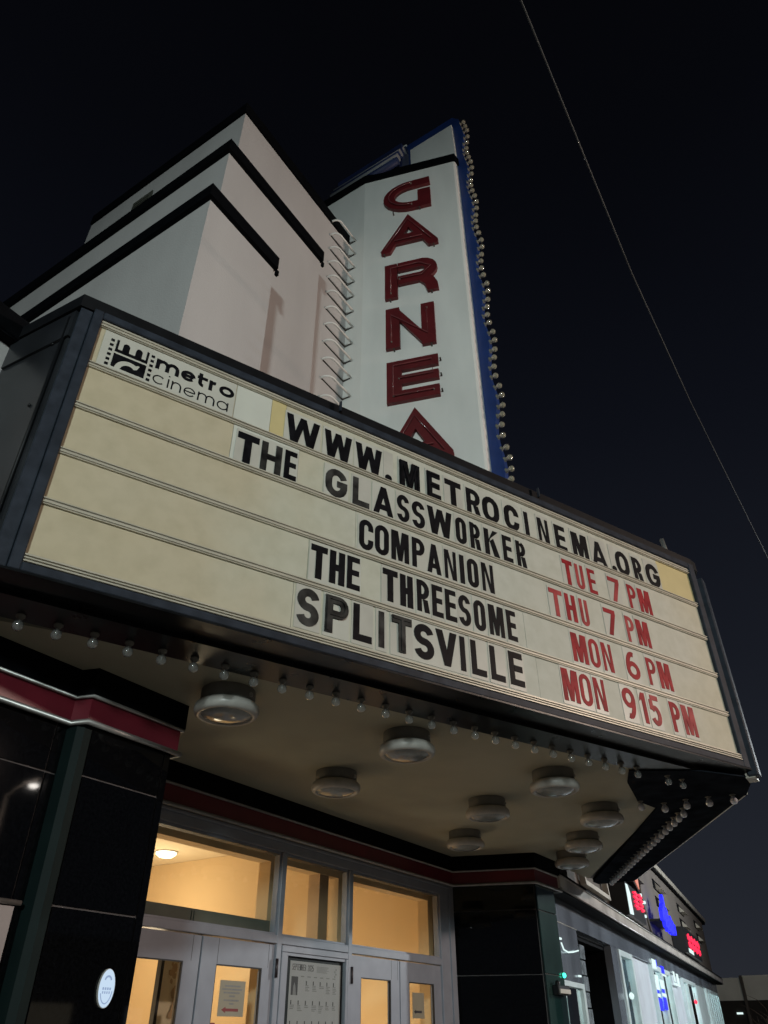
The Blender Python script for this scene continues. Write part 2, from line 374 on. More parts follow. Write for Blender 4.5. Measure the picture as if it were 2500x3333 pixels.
# ------------------------------------------------------------------ entrance: bands and facing tiles
PL = [(-6, 4.07), (2.725, 4.07), (2.765, 3.955), (3.50, 3.955), (3.50, 4.985), (9.415, 4.985), (9.755, 3.975), (10.58, 3.975), (10.58, 4.3)]
def ribbon(name, off, th, z0, z1, m, inner=0.0):
    # ribbon following the facade line in plan; off = how far proud
    b = B(); n = len(PL)
    def offs(k):
        out = []
        for i in range(n):
            p = V((*PL[i], 0)); a = V((*PL[i - 1], 0)) if i else None; c = V((*PL[i + 1], 0)) if i < n - 1 else None
            d1_ = (p - a).normalized() if a is not None else (c - p).normalized(); d2_ = (c - p).normalized() if c is not None else d1_
            n1 = V((d1_.y, -d1_.x, 0)); n2 = V((d2_.y, -d2_.x, 0)); mm_ = (n1 + n2).normalized()
            out.append(p + mm_ * (k / max(.35, mm_.dot(n1))))
        return out
    O = offs(off); I = offs(off - th)
    vs = []
    for i in range(n):
        vs += [V((I[i].x, I[i].y, z0)), V((O[i].x, O[i].y, z0)), V((O[i].x, O[i].y, z1)), V((I[i].x, I[i].y, z1))]
    fs = [(4 * i + k, 4 * i + (k + 1) % 4, 4 * i + 4 + (k + 1) % 4, 4 * i + 4 + k) for i in range(n - 1) for k in range(4)] + [(3, 2, 1, 0), tuple(4 * (n - 1) + k for k in range(4))]
    b.add(vs, fs); b.obj(name, m, TH)
    return offs
ribbon('black_band', .035, .12, 3.352, 3.55, M['black_trim'])
ribbon('maroon_band', .012, .10, 3.185, 3.3515, M['maroon'])
def trim_line(z, r, off):
    n = len(PL); offs = []
    for i in range(n):
        p = V((*PL[i], 0)); a = V((*PL[i - 1], 0)) if i else None; c = V((*PL[i + 1], 0)) if i < n - 1 else None
        d1_ = (p - a).normalized() if a is not None else (c - p).normalized(); d2_ = (c - p).normalized() if c is not None else d1_
        n1 = V((d1_.y, -d1_.x, 0)); n2 = V((d2_.y, -d2_.x, 0)); m_ = (n1 + n2).normalized()
        q = p + m_ * (off / max(.35, m_.dot(n1))); offs.append((q.x, q.y, z))
    B().tube(offs, r, 8).obj('chrome_trim', M['bright_metal'], TH)
trim_line(3.343, .013, .026); trim_line(3.178, .018, .026)
# left wall tiles (Y 4.08), left pilaster, right pilaster; grout plane behind proud tiles
block('grout_backing', -6, 2.72, 4.088, 4.4, 0, 3.19, 'grout'); block('grout_backing', 2.79, 3.475, 3.975, 4.9, 0, 3.19, 'grout')
rows_z = [0.0, .80, 1.49, 2.183, 2.878, 3.18]
gp = .006
def tiles(fr, us, zs, m, d=.010, jit=.0008):
    for i in range(len(us) - 1):
        for j in range(len(zs) - 1):
            dd = d + random.uniform(-jit, jit)
            B().box(fr, us[i] + gp, us[i + 1] - gp, zs[j] + gp, zs[j + 1] - gp, -.004, dd).obj('tile', m, TH)
tiles(Fr((0, 4.088, 0), (1, 0, 0), N=(0, -1, 0)), [-4.6, -3.15, -1.70, -.25, 1.20, 2.65, 2.725], rows_z, M['granite'])
tiles(Fr((0, 3.975, 0), (1, 0, 0), N=(0, -1, 0)), [2.825, 3.42], rows_z, M['granite'])
tiles(Fr((0, 3.975, 0), (1, 0, 0), N=(0, -1, 0)), [3.42, 3.482], [0, 3.18], M['granite'])
# rounded green corner strip of the left pilaster
B().prism(XY, [(2.722, 4.08), (2.735, 4.0), (2.77, 3.968), (2.818, 3.962), (2.818, 4.1), (2.722, 4.1)], 0, 3.18).obj('corner_strip', M['strip_green'], TH)
block('return_wall', 3.476, 3.485, 3.99, 5.0, 0, 3.18, 'granite')
# right pilaster: slanted return and front
ra, rb = V((9.425, 5.0, 0)), V((9.765, 3.985, 0)); rt = (rb - ra).normalized(); rn = V((rt.y, -rt.x, 0))
if rn.dot(ra) > 0: rn = -rn
FRr = Fr(ra, rt, N=rn); LR = (rb - ra).length
B().prism(XY, [(9.43, 5.0), (9.775, 3.992), (10.40, 4.0), (10.40, 5.4), (9.43, 5.4)], 0, 3.2).obj('pilaster_core', M['grout'], TH)
tiles(FRr, [.0, LR - .012], [0, .80, 1.49, 2.19, 2.88, 3.18], M['granite'], .012)
tiles(Fr((0, 3.992, 0), (1, 0, 0), N=(0, -1, 0)), [9.765, 9.80], [0, 3.18], M['granite_green'])
tiles(Fr((0, 3.992, 0), (1, 0, 0), N=(0, -1, 0)), [9.80, 10.40], [0, .80, 1.49, 2.20, 2.88, 3.18], M['tile_teal'])
# small box on the right pilaster, with its green indicator
DV = thing('wall_box', (10.1, 3.96, 2.03), 'small dark wall box with camera knob on the right pilaster', 'wall box')
B().box(WORLD, 9.96, 10.33, 3.90, 3.979, 1.99, 2.09).obj('housing', M['cap'], DV, bevel=.008)
B().box(WORLD, 9.98, 10.31, 3.885, 3.899, 2.005, 2.05).obj('cover', M['nb_strip'], DV)
B().lathe((10.02, 3.93, 2.09), (0, 0, 1), [(.03, 0), (.03, .03), (.02, .045), (0, .05)], 12).obj('knob', M['cap'], DV)
t_ = thing('indicator_lamp', (10.37, 3.96, 2.2), 'small glowing green indicator lamp on the right pilaster edge', 'lamp')
B().lathe((10.36, 3.98, 2.205), (0, -1, 0), [(.028, 0), (.028, .02), (.018, .035), (0, .04)], 12).obj('lens', M['e_green'], t_)
B().lathe((10.36, 3.9805, 2.205), (0, -1, 0), [(.036, 0), (.036, .008), (.0285, .008)], 12).obj('bezel', M['cap'], t_)
B().box(WORLD, 10.0, 10.35, 3.90, 3.978, 1.2, 1.965).obj('notice_case', M['nb_glass'], None, label='glazed notice case under the wall box on the right pilaster', cat='notice case')

# ------------------------------------------------------------------ entrance screen: transoms and doors
DW = Fr((0, 5.0, 0), (1, 0, 0), N=(0, -1, 0))
def bar(u0, u1, v0, v1, d0=-.09, d1=.0, name='door_frame', m='door_paint', p=TH): return B().box(DW, u0, u1, v0, v1, d0, d1).obj(name, M[m], p, bevel=.004)
bar(3.49, 9.43, 3.055, 3.165, -.10, .004, 'transom_head')
bar(3.49, 9.31, 3.135, 3.160, .004, .030, 'head_mould')
bar(3.49, 9.31, 2.283, 2.350, -.10, .002, 'transom_bar')
for u0, u1 in ((5.985, 6.052), (7.118, 7.185), (9.085, 9.30), (3.49, 4.20)): bar(u0, u1, 0, 3.054, -.10, .006, 'mullion')
B().box(DW, 9.305, 9.43, 0, 3.17, -.10, .02).obj('jamb_post', M['door_paint'], TH)
for u0, u1 in ((4.20, 5.985), (6.052, 7.118), (7.185, 9.085)):
    b = B()
    for a0, a1, c0, c1 in ((u0, u1, 3.030, 3.054), (u0, u1, 2.351, 2.368), (u0, u0 + .018, 2.369, 3.029), (u1 - .018, u1, 2.369, 3.029)): b.box(DW, a0, a1, c0, c1, -.07, -.02)
    f = b.obj('transom_window', M['door_paint'], TH)
    B().box(DW, u0 + .018, u1 - .018, 2.369, 3.029, -.052, -.046).obj('pane', M['glass'], f)
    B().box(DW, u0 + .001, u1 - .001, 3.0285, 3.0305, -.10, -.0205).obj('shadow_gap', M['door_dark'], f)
def door(u0, u1, pu0, pu1, hs, lab):
    b = B(); z1 = 2.272; pz1, pz0 = 2.085, .35
    for a0, a1, c0, c1 in ((u0, u1, pz1, z1), (u0, u1, .02, pz0), (u0, pu0, pz0, pz1), (pu1, u1, pz0, pz1)): b.box(DW, a0, a1, c0, c1, -.065, -.018)
    d = b.obj('door', M['door_paint'], TH, label=lab)
    B().box(DW, pu0 + .001, pu1 - .001, pz0 + .001, pz1 - .001, -.045, -.040).obj('pane', M['glass'], d)
    b = B()
    for a0, a1, c0, c1 in ((pu0, pu1, pz1 - .010, pz1 - .0005), (pu0, pu0 + .008, pz0, pz1 - .011), (pu1 - .012, pu1, pz0, pz1 - .011)): b.box(DW, a0 + .0006, a1 - .0006, c0, c1, -.039, -.019)
    b.obj('glazing_bead', M['door_dark'], d)
    if hs: B().tube([DW(hs, 2.02, .010), DW(hs, 2.165, .010)], .014, 8).obj('hinge', M['hinge'], d)
    hx = u1 - .09 if hs and hs < (u0 + u1) / 2 else u0 + .09
    B().tube([DW(hx, .95, 0), DW(hx, .95, .05), DW(hx, 1.35, .05), DW(hx, 1.35, 0)], .011, 8).obj('handle', M['bright_metal'], d)
door(4.205, 5.048, 4.30, 4.875, 4.21, 'left leaf of the left pair of grey doors')
door(5.068, 5.978, 5.250, 5.830, 5.995, 'right leaf of the left pair of grey doors')
door(7.190, 8.138, 7.385, 7.965, 7.180, 'left leaf of the right pair of grey doors')
door(8.156, 9.080, 8.345, 8.905, None, 'right leaf of the right pair of grey doors')
# thin vertical joints on the door stiles
for u in (4.955, 5.255, 5.905, 7.97, 8.10): B().box(DW, u, u + .004, 2.09, 2.27, -.0178, -.0172).obj('joint_line', M['door_dark'], TH)
bar(5.049, 5.067, .02, 2.28, -.08, -.03, 'meeting_gap', 'door_dark'); bar(8.139, 8.155, .02, 2.28, -.08, -.03, 'meeting_gap', 'door_dark')
# poster case between the door pairs
PC = thing('poster_case', (6.6, 4.98, 1.3), 'grey framed wall case with a black edged calendar poster between the doors', 'poster case')
b = B()
for a0, a1, c0, c1 in ((6.06, 7.11, 2.225, 2.278), (6.06, 6.135, .5, 2.224), (7.075, 7.11, .5, 2.224), (6.06, 7.11, .42, .499)): b.box(DW, a0, a1, c0, c1, -.05, .012)
b.obj('case_frame', M['door_paint'], PC, bevel=.004)
b = B()
for a0, a1, c0, c1 in ((6.136, 7.074, 2.2, 2.224), (6.136, 6.16, .5, 2.199)): b.box(DW, a0, a1, c0, c1, -.05, .0)
b.obj('inner_bead', M['door_paint'], PC)
B().box(DW, 6.16, 7.0745, .5, 2.2, -.045, -.03).obj('backing_board', M['cap'], PC)
CA = B().box(DW, 6.235, 7.035, .6, 2.168, -.0295, -.027).obj('calendar_sheet', M['paper'], PC)
B().box(DW, 6.1605, 7.074, .5005, 2.1995, -.016, -.012).obj('pane', M['glass'], PC)

# ------------------------------------------------------------------ stroke alphabet
def glyph(ch, w, h, t):
    """list of ('s', pts, closed) strokes and ('p', pts) polygons inside 0..w x 0..h, stroke t"""
    a = t / 2; L, R, T, Bt, m = a, w - a, h - a, a, h / 2
    r = min((w - t) / 2, .11 * h / .27 if h > .2 else (w - t) / 2); S = []
    def st(*p, c=False): S.append(('s', list(p), c))
    def po(*p): S.append(('p', list(p)))
    rr = (w - t) / 2; ry = min(rr * 1.15, (h - t) / 2)
    cx = w / 2
    top = lambda a0, a1: arc(cx, T - ry, rr, ry, a0, a1, 8)
    bot = lambda a0, a1: arc(cx, Bt + ry, rr, ry, a0, a1, 8)
    if ch == 'I': st((cx, 0), (cx, h))
    elif ch == '1': st((cx + a * .4, 0), (cx + a * .4, h)); po((0, h * .80), (cx - a * .6, h), (cx - a * .6, h * .78), (0, h * .70))
    elif ch == 'L': st((L, 0), (L, h)); st((t, Bt), (w, Bt))
    elif ch == 'T': st((0, T), (w, T)); st((cx, 0), (cx, h - t))
    elif ch == 'H': st((L, 0), (L, h)); st((R, 0), (R, h)); st((t, m), (w - t, m))
    elif ch == 'E':
        st((L, 0), (L, h)); st((t, Bt), (w, Bt)); st((t, T), (w * .97, T)); st((t, m + .01 * h), (w * .92, m + .01 * h))
    elif ch == 'F': st((L, 0), (L, h)); st((t, T), (w, T)); st((t, m), (w * .9, m))
    elif ch == 'N': st((L, 0), (L, h)); st((R, 0), (R, h)); po((t * .55, h), (t * 1.35, h), (w - t * .55, 0), (w - t * 1.35, 0))
    elif ch == 'M':
        st((L, 0), (L, h)); st((R, 0), (R, h)); k = t * .42; k2 = min(t, w * .27)
        po((t * .5, h), (t * .5 + k2, h), (cx + k, 0.02 * h), (cx - k, 0.02 * h)); po((w - t * .5 - k2, h), (w - t * .5, h), (cx + k, 0.02 * h), (cx - k, 0.02 * h))
    elif ch == 'W':
        k = t * .95; q = w / 4 + t * .06
        po((0, h), (k, h), (q + k * .52, 0), (q - k * .52, 0)); po((w, h), (w - k, h), (w - q - k * .52, 0), (w - q + k * .52, 0))
        po((cx - k * .45, h * .98), (cx + k * .45, h * .98), (q + k * .5, 0), (q - k * .5, 0)); po((cx - k * .45, h * .98), (cx + k * .45, h * .98), (w - q + k * .5, 0), (w - q - k * .5, 0))
    elif ch == 'V': po((0, h), (t * 1.1, h), (cx + t * .5, 0), (cx - t * .5, 0)); po((w, h), (w - t * 1.1, h), (cx - t * .5, 0), (cx + t * .5, 0))
    elif ch == 'A':
        po((0, 0), (t * 1.02, 0), (cx + t * .5, h), (cx - t * .5, h)); po((w, 0), (w - t * 1.02, 0), (cx - t * .5, h), (cx + t * .5, h)); st((w * .22, h * .25), (w * .78, h * .25))
    elif ch == 'K': st((L, 0), (L, h)); po((w, h), (w - t * 1.15, h), (t * .8, h * .38), (t * .8, h * .55)); po((w, 0), (w - t * 1.2, 0), (t * 1.2, h * .55), (t * 2.0, h * .68))
    elif ch in 'PRB':
        st((L, 0), (L, h)); hb = h * (.50 if ch == 'P' else .47); rb = min(rr, (h - t - hb) / 2 + .0)
        yb = h - t - (h * .5 - t if False else 0)
        y0 = hb; q = (T - y0) / 2
        st((t, T), (R - q * .8, T), *arc(R - q * .8, y0 + q, q * .8, q, 90, -90, 8), (t, y0))
        if ch == 'R': po((w * .46, y0 - a), (w * .46 + t * 1.05, y0 - a), (w, 0), (w - t * 1.05, 0))
        if ch == 'B': q2 = (y0 - Bt) / 2; st((t, y0 - .001), (R - q2 * .8, y0 - .001), *arc(R - q2 * .8, Bt + q2, q2 * .8, q2, 90, -90, 8), (t, Bt))
    elif ch == 'U': st((L, h), *[(x, y) for x, y in bot(180, 360)], (R, h))
    elif ch in 'O0': st(*top(0, 180), *bot(180, 360), c=True)
    elif ch == 'C':
        e = .27 * h; st((R, T - e), (R, T - ry), *top(0, 180), *bot(180, 360), (R, Bt + e)) if ry < e else st(*top(15, 180), *bot(180, 345))
    elif ch == 'G':
        st(*top(18, 180), *bot(180, 358), (R, m + a * .4)); st((cx + a * .2, m - a * .2), (w, m - a * .2))
    elif ch == 'S':
        q = (h - t) / 4
        st(*arc(cx, T - q, rr, q, 12, 90, 6), *arc(cx, T - q, rr, q, 105, 250, 8), *arc(cx, Bt + q, rr, q, 70, -75, 8), *arc(cx, Bt + q, rr, q, -90, -168, 6))
    elif ch == '2':
        q = (h - t) * .29; st(*arc(cx, T - q, rr, q, 170, -20, 10), (L, Bt + a), (L, Bt)); st((L, Bt), (w, Bt))
    elif ch == '5':
        q = (h - t) * .30; st((w * .95, T), (L + a * .3, T)); st((L + a * .3, h - t), (L + a * .3, h * .50)); st(*arc(cx, Bt + q, rr, q, 140, -155, 14))
    elif ch == '6':
        q = (h - t) * .29; st(*arc(cx, Bt + q, rr, q, 0, 360, 16)[:-1], c=True); st(*arc(cx + rr * .15, Bt + q, rr * 1.15, h - t - q, 180, 75, 8))
    elif ch == '9':
        q = (h - t) * .29; st(*arc(cx, T - q, rr, q, 0, 360, 16)[:-1], c=True); st(*arc(cx - rr * .15, T - q, rr * 1.15, h - t - q, 0, -105, 8))
    elif ch == '7': st((0, T), (w, T)); po((w - t * 1.15, h - t), (w, h - t), (w * .52, 0), (w * .52 - t * 1.1, 0))
    elif ch == '.': S.append(('p', arc(cx, t * .62, t * .62, t * .62, 0, 360, 16)[:-1]))
    elif ch == 'm':
        st((L, 0), (L, h)); q = (w - t) / 4; st(*arc(L + q, h - a - q, q, q, 180, 0, 8), (L + 2 * q, 0)); st(*arc(L + 3 * q, h - a - q, q, q, 180, 0, 8), (R, 0))
    elif ch == 'n': st((L, 0), (L, h)); st(*arc(cx, h - a - rr, rr, rr, 180, 0, 8), (R, 0))
    elif ch == 'r': st((L, 0), (L, h)); st(*arc(cx + a, h - a - rr, rr, rr, 180, 80, 6))
    elif ch == 'e': st(*arc(cx, m, rr, m - a, -35, -360, 18)); st((L, m), (R, m))
    elif ch == 'c': st(*arc(cx, m, rr, m - a, -42, -318, 16))
    elif ch == 'o': st(*arc(cx, m, rr, m - a, 0, 360, 20)[:-1], c=True)
    elif ch == 'a': st(*arc(cx, m, rr, m - a, 0, 360, 20)[:-1], c=True); st((R, 0), (R, h))
    elif ch == 't': st((L + w * .12, h * 1.3), (L + w * .12, Bt + rr), *arc(L + w * .12 + rr, Bt + rr, rr, rr, 180, 275, 6)); st((0, h - a), (w, h - a))
    elif ch == 'i': st((cx, 0), (cx, h)); S.append(('p', arc(cx, h * 1.32, t * .62, t * .62, 0, 360, 10)[:-1]))
    return S

def put_glyph(b, fr, x, y, ch, w, h, t, d0, d1):
    g = Fr(fr(x, y, 0), fr(x + 1, y, 0) - fr(x, y, 0), fr(x, y + 1, 0) - fr(x, y, 0), fr(x, y, 1) - fr(x, y, 0))
    for k, it in enumerate(glyph(ch, w, h, t)):
        e = .0005 * k
        if it[0] == 's': b.strip(g, it[1], t, d0, d1 + e, it[2])
        else: b.prism(g, it[1], d0, d1 + e)

def put_text(b, fr, x, y, s, h, w, t, gap, d0, d1):
    for ch in s:
        if ch != ' ': put_glyph(b, fr, x, y, ch, w, h, t, d0, d1)
        x += w + gap

# calendar print
b = B(); put_text(b, DW, 6.265, 2.095, 'SEPTEMBER 2025', .050, .019, .0045, .0045, -.0268, -.0262); b.obj('heading_print', M['print'], CA)
b = B()
for k in range(6): b.box(DW, 6.64 + .0, 6.64 + random.uniform(.15, .20), 2.135 - .009 * k, 2.139 - .009 * k, -.0268, -.0264)
for k in range(4): b.box(DW, 6.93 + .02 * (k % 2), 6.945 + .02 * (k % 2), 2.06 + .02 * k, 2.076 + .02 * k, -.0268, -.0264)
for k in range(6): b.box(DW, 6.40 + .10 * k, 6.45 + .10 * k, 2.045, 2.053, -.0268, -.0264)
for r_ in range(6):
    for c_ in range(7):
        if r_ == 0 and c_ < 2: continue
        x = 6.265 + .108 * c_; z = 2.01 - .155 * r_
        for k in range(random.randint(2, 5)): b.box(DW, x - .005, x - .005 + random.uniform(.04, .075), z - .035 - .013 * k, z - .028 - .013 * k, -.0268, -.0264)
b.obj('small_print', M['print_grey'], CA)
b = B()
for r_ in range(6):
    for c_ in range(7):
        if r_ == 0 and c_ < 2: continue
        x = 6.265 + .108 * c_; z = 2.01 - .155 * r_
        b.box(DW, x, x + .014, z - .026, z + .006, -.0268, -.0262)
b.box(DW, 6.262, 6.36, 1.90, 2.045, -.0268, -.0263)
b.obj('date_print', M['print'], CA)
b = B(); b.prism(DW, [(6.29, 1.90), (6.295, 1.97), (6.31, 2.0), (6.325, 1.97), (6.34, 1.90)], -.0262, -.0258); b.obj('picture_print', M['print_grey'], CA)
# notice taped inside the door pane
NO = B().box(DW, 5.345, 5.655, 1.727, 1.977, -.0395, -.0375).obj('paper_notice', M['notice_paper'], None, label='paper notice with a red left arrow taped to the left door glass', cat='notice')
b = B()
for k, (a0, a1) in enumerate(((.06, .25), (.03, .27), (.05, .25), (.12, .19), (.06, .24), (.13, .18))):
    z = 1.938 - .0235 * k - (.006 if k > 3 else 0); x = a0
    while x < a1: ww = random.uniform(.006, .02); b.box(DW, 5.345 + x, 5.345 + min(x + ww, a1), z - .006, z + .006, -.0373, -.0369); x += ww + .004
b.obj('print_lines', M['print_grey'], NO)
b = B(); b.box(DW, 5.435, 5.59, 1.762, 1.782, -.0373, -.0368); b.prism(DW, [(5.385, 1.772), (5.435, 1.750), (5.435, 1.794)], -.0373, -.0368); b.obj('arrow_print', M['print_red'], NO)
B().box(DW, 5.255, 5.33, 1.672, 1.684, -.0395, -.038).obj('push_sticker', M['print_red'], None, label='narrow red sticker low on the left door glass', cat='sticker')
NB2 = B().box(DW, 8.44, 8.70, 1.75, 1.99, -.0395, -.0375).obj('paper_notice', M['notice_paper'], None, label='paper notice with a dark arrow taped to the rightmost door glass', cat='notice')
b = B(); b.box(DW, 8.50, 8.64, 1.80, 1.822, -.0373, -.0368); b.prism(DW, [(8.47, 1.811), (8.51, 1.79), (8.51, 1.832)], -.0373, -.0368); b.obj('arrow_print', M['print'], NB2)

# ------------------------------------------------------------------ lobby behind the glass
def shell(name, *a, m='lobby_wall'): return B().box(WORLD, *a).obj(name, M[m], None, kind='structure')
shell('lobby_ceiling', 3.5, 11.5, 5.12, 11, 3.42, 3.5, m='lobby_ceiling')
shell('lobby_wall', 7.28, 7.40, 5.66, 11, 0, 3.418)
shell('lobby_wall', 9.75, 9.87, 5.46, 11, 0, 3.418)
shell('lobby_wall', 3.5, 9.75, 11, 11.1, 0, 3.418)
shell('lobby_wall', 3.5, 3.6, 5.12, 11, 0, 3.418)
shell('lobby_floor', 3.5, 9.75, 5.12, 11, 0.002, .03, m='brown')
shell('inner_header', 3.6, 9.75, 5.30, 5.45, 3.025, 3.417)
shell('inner_pier', 6.165, 6.31, 5.30, 5.45, 0, 3.024)
shell('inner_pier', 7.33, 7.50, 5.30, 5.45, 0, 3.024); shell('inner_pier', 9.31, 9.748, 5.30, 5.45, 0, 3.024)
shell('inner_post', 7.00, 7.16, 5.31, 5.46, 0, 3.023, m='brown')
shell('inner_sill', 3.6, 6.02, 5.13, 5.28, 2.30, 2.475, m='sill_grey')
for x in (5.0, 5.03): B().box(WORLD, x, x + .008, 5.118, 5.129, 2.31, 2.46).obj('sill_joint', M['sill_grey'], None, kind='structure')
t_ = thing('lobby_lamp', (6.70, 7.43, 3.40), 'glowing round ceiling lamp inside the lobby behind the left transom', 'ceiling lamp')
B().lathe((6.70, 7.43, 3.418), (0, 0, -1), [(.12, 0), (.12, .03), (.08, .06), (0, .075)], 20).obj('globe', M['e_warm'], t_)
B().lathe((6.70, 7.43, 3.419), (0, 0, -1), [(.14, 0), (.14, .012), (.121, .012)], 20).obj('rim', M['fixture_white'], t_)
def plight(x, y, z, e, col, r=.1, name='lobby_or_added_light'):
    l = bpy.data.lights.new(name, 'POINT'); l.energy = e; l.color = col; l.shadow_soft_size = r
    o = bpy.data.objects.new(name, l); COL.objects.link(o); o.location = (x, y, z)
LC = (1, .83, .56)
plight(6.25, 6.9, 1.9, 16, LC, .2); plight(8.9, 6.3, 1.6, 20, LC, .2); plight(6.6, 5.75, .9, 7, LC, .15)  # unseen lights added to brighten the walls behind the panes
plight(6.45, 7.43, 2.7, 22, LC, .12); plight(5.0, 9.2, 2.0, 62, LC, .3); plight(8.5, 8.6, 2.3, 85, LC, .3); plight(4.3, 7.2, 1.5, 40, LC, .3)
# things seen through the lower panes
t_ = thing('inner_poster', (4.98, 5.75, 1.7), 'dark edged patterned poster seen through the leftmost door pane', 'poster')
B().box(WORLD, 5.33, 5.365, 5.75, 5.80, 0.03, 2.32).obj('poster_edge', M['door_dark'], t_)
b = B().box(WORLD, 5.38, 5.95, 5.78, 5.80, .4, 2.30).obj('poster_board', M['lobby_ceiling'], t_)
b = B()
for k in range(26):
    x = 5.50 + random.uniform(-.02, .16); z = 2.30 - k * .022; r0 = random.uniform(.015, .05)
    b.prism(Fr((x, 5.7795 - .0004 * k, z), (1, 0, 0), N=(0, -1, 0)), [(r0 * random.uniform(.6, 1) * math.cos(q), r0 * random.uniform(.6, 1.1) * math.sin(q)) for q in [2 * PI * i / 7 for i in range(7)]], 0, .0003)
b.obj('poster_print', M['brown'], t_)
t_ = thing('lobby_counter_sign', (8.6, 6.2, 1.9), 'pale standing board seen through the right door panes', 'board')
B().prism(Fr((0, 6.0, 0), (1, 0, 0), N=(0, -1, 0)), [(8.4, .03), (8.95, .03), (8.55, 2.25), (8.4, 2.25)], 0, .03).obj('board', M['lobby_ceiling'], t_)

# ------------------------------------------------------------------ marquee
TH_S = math.radians(-23.4); SD = V((math.cos(TH_S), math.sin(TH_S), 0)); ND = V((SD.y, -SD.x, 0)); P0 = ND * -3.78
def SG(s, z, d=0):      # sign face: s along, z up, d proud; the old box has settled a little out of level
    z2 = z + .0185 * ((z - 3.6) / 1.96) * (s - 3.35)
    p = P0 + SD * s + ND * d; return V((p.x, p.y, z2))
MQ = thing('marquee', (6.0, 2.4, 3.5), 'dark framed wedge marquee with a cream letter board and bulb rows over the entrance', 'marquee')
def sbox(name, s0, s1, z0, z1, d0, d1, m, p=MQ, bevel=0, **k): return B().box(SG, s0, s1, z0, z1, d0, d1).obj(name, M[m], p, bevel=bevel, **k)
pt = lambda s, d: (P0 + SD * s + ND * d)
A1 = pt(.115, -.05); Pn = pt(6.53, -.05)
plan = [(1.56, 4.10), (1.615, A1.y), (Pn.x, Pn.y), (7.62, .90), (8.16, 1.09), (12.45, 3.47), (12.45, 4.05)]
B().prism(XY, plan, 3.56, 5.50).obj('box_body', M['side_panel'], MQ)
def inset_plan(z0, z1, g_, name, m):
    pl = [(1.545 - g_, 4.11), (1.6 - g_, A1.y - .045 - g_), (Pn.x + .02, Pn.y - .05 - g_), (7.66, .845 - g_), (8.20 + g_ * .6, 1.05 - g_), (12.5, 3.45 - g_), (12.5, 4.06)]
    vs = []; dz = lambda x: .0185 * ((z0 - 3.6) / 1.96) * ((x - 1.5) / .918 - 3.35)
    n = len(pl)
    b = B(); b.add([(x, y, z0 + dz(min(x, 8))) for x, y in pl] + [(x, y, z1 + dz(min(x, 8))) for x, y in pl], [list(range(n))[::-1], [n + i for i in range(n)]] + [(i, (i + 1) % n, n + (i + 1) % n, n + i) for i in range(n)])
    return b.obj(name, M[m], MQ)
inset_plan(5.642, 5.755, .0, 'cap_flashing', 'cap')
inset_plan(5.60, 5.641, -.06, 'cap_return', 'side_panel')
B().prism(XY, [(1.545, 4.08), (1.598, A1.y - .02), (1.66, A1.y - .02), (1.66, 4.08)], 5.30, 5.54).obj('return_fascia', M['side_panel'], MQ)
# joints in the flashing
for s_ in (2.1, 4.25): sbox('flashing_joint', s_, s_ + .012, 5.65, 5.75, .03, .055, 'frame')
# left return: panel joints and a chamfered edge
B().prism(XY, [(1.562, 4.02), (1.606, A1.y + .07), (1.63, A1.y + .07), (1.63, 4.02)], 3.62, 5.26).obj('return_panel', M['side_panel'], MQ)
B().tube([(1.60, A1.y + .03, 3.6), (1.60, A1.y + .03, 5.5)], .012, 6).obj('return_joint', M['cap'], MQ)
for z in (4.1, 4.75, 5.3): B().lathe((1.597, 3.6, z), (-1, 0, 0), [(.012, 0), (.012, .006), (0, .009)], 10).obj('bolt', M['cap'], MQ)
# frame
sbox('sign_frame', .200, .262, 3.556, 5.640, -.05, .034, 'frame', bevel=.006)
sbox('frame_chamfer', .118, .199, 3.556, 5.610, -.05, .020, 'frame', bevel=.006)
sbox('sign_frame', .2625, 6.4295, 5.574, 5.640, -.05, .034, 'frame', bevel=.006)
sbox('sign_frame', .2625, 6.4295, 3.556, 3.612, -.05, .034, 'frame', bevel=.006)
sbox('sign_frame', 6.430, 6.520, 3.556, 5.640, -.05, .034, 'frame', bevel=.006)
B().box(WORLD, 7.50, 7.64, .80, .90, 3.50, 5.55).obj('prow_post', M['frame'], MQ, bevel=.012)
B().box(WORLD, 7.52, 7.70, .84, .92, 3.49, 3.54).obj('prow_foot', M['nb_strip'], MQ)
# acrylic rows and rails
rail_z = [5.155, 4.79, 4.41, 4.035]
edges = [5.574] + rail_z + [3.668]
segs = {0: [(.262, 1.262, 'cream'), (1.262, 1.545, 'cream_white'), (1.545, 1.665, 'cream_yellow'), (1.665, 3.55, 'cream'), (3.55, 5.905, 'cream'), (5.905, 6.43, 'cream_yellow')],
        1: [(.262, 1.28, 'cream'), (1.28, 1.80, 'cream_white'), (1.80, 4.02, 'cream'), (4.02, 6.43, 'cream')],
        2: [(.262, 2.30, 'cream'), (2.30, 4.20, 'cream'), (4.20, 6.43, 'cream')],
        3: [(.262, 1.93, 'cream'), (1.93, 3.9, 'cream'), (3.9, 6.43, 'cream')],
        4: [(.262, 1.84, 'cream'), (1.84, 3.98, 'cream'), (3.98, 6.43, 'cream')]}
for r_ in range(5):
    for s0, s1, m_ in segs[r_]: sbox('panel', s0 + .0015, s1 - .0015, edges[r_ + 1], edges[r_], -.03, random.uniform(-.001, .0015), m_)
for z in rail_z:
    b = B(); b.box(SG, .263, 6.429, z - .024, z + .020, .002, .014); b.box(SG, .263, 6.429, z + .008, z + .015, .014, .024); b.box(SG, .263, 6.429, z - .016, z - .009, .014, .022)
    b.obj('rail', M['rail'], MQ)
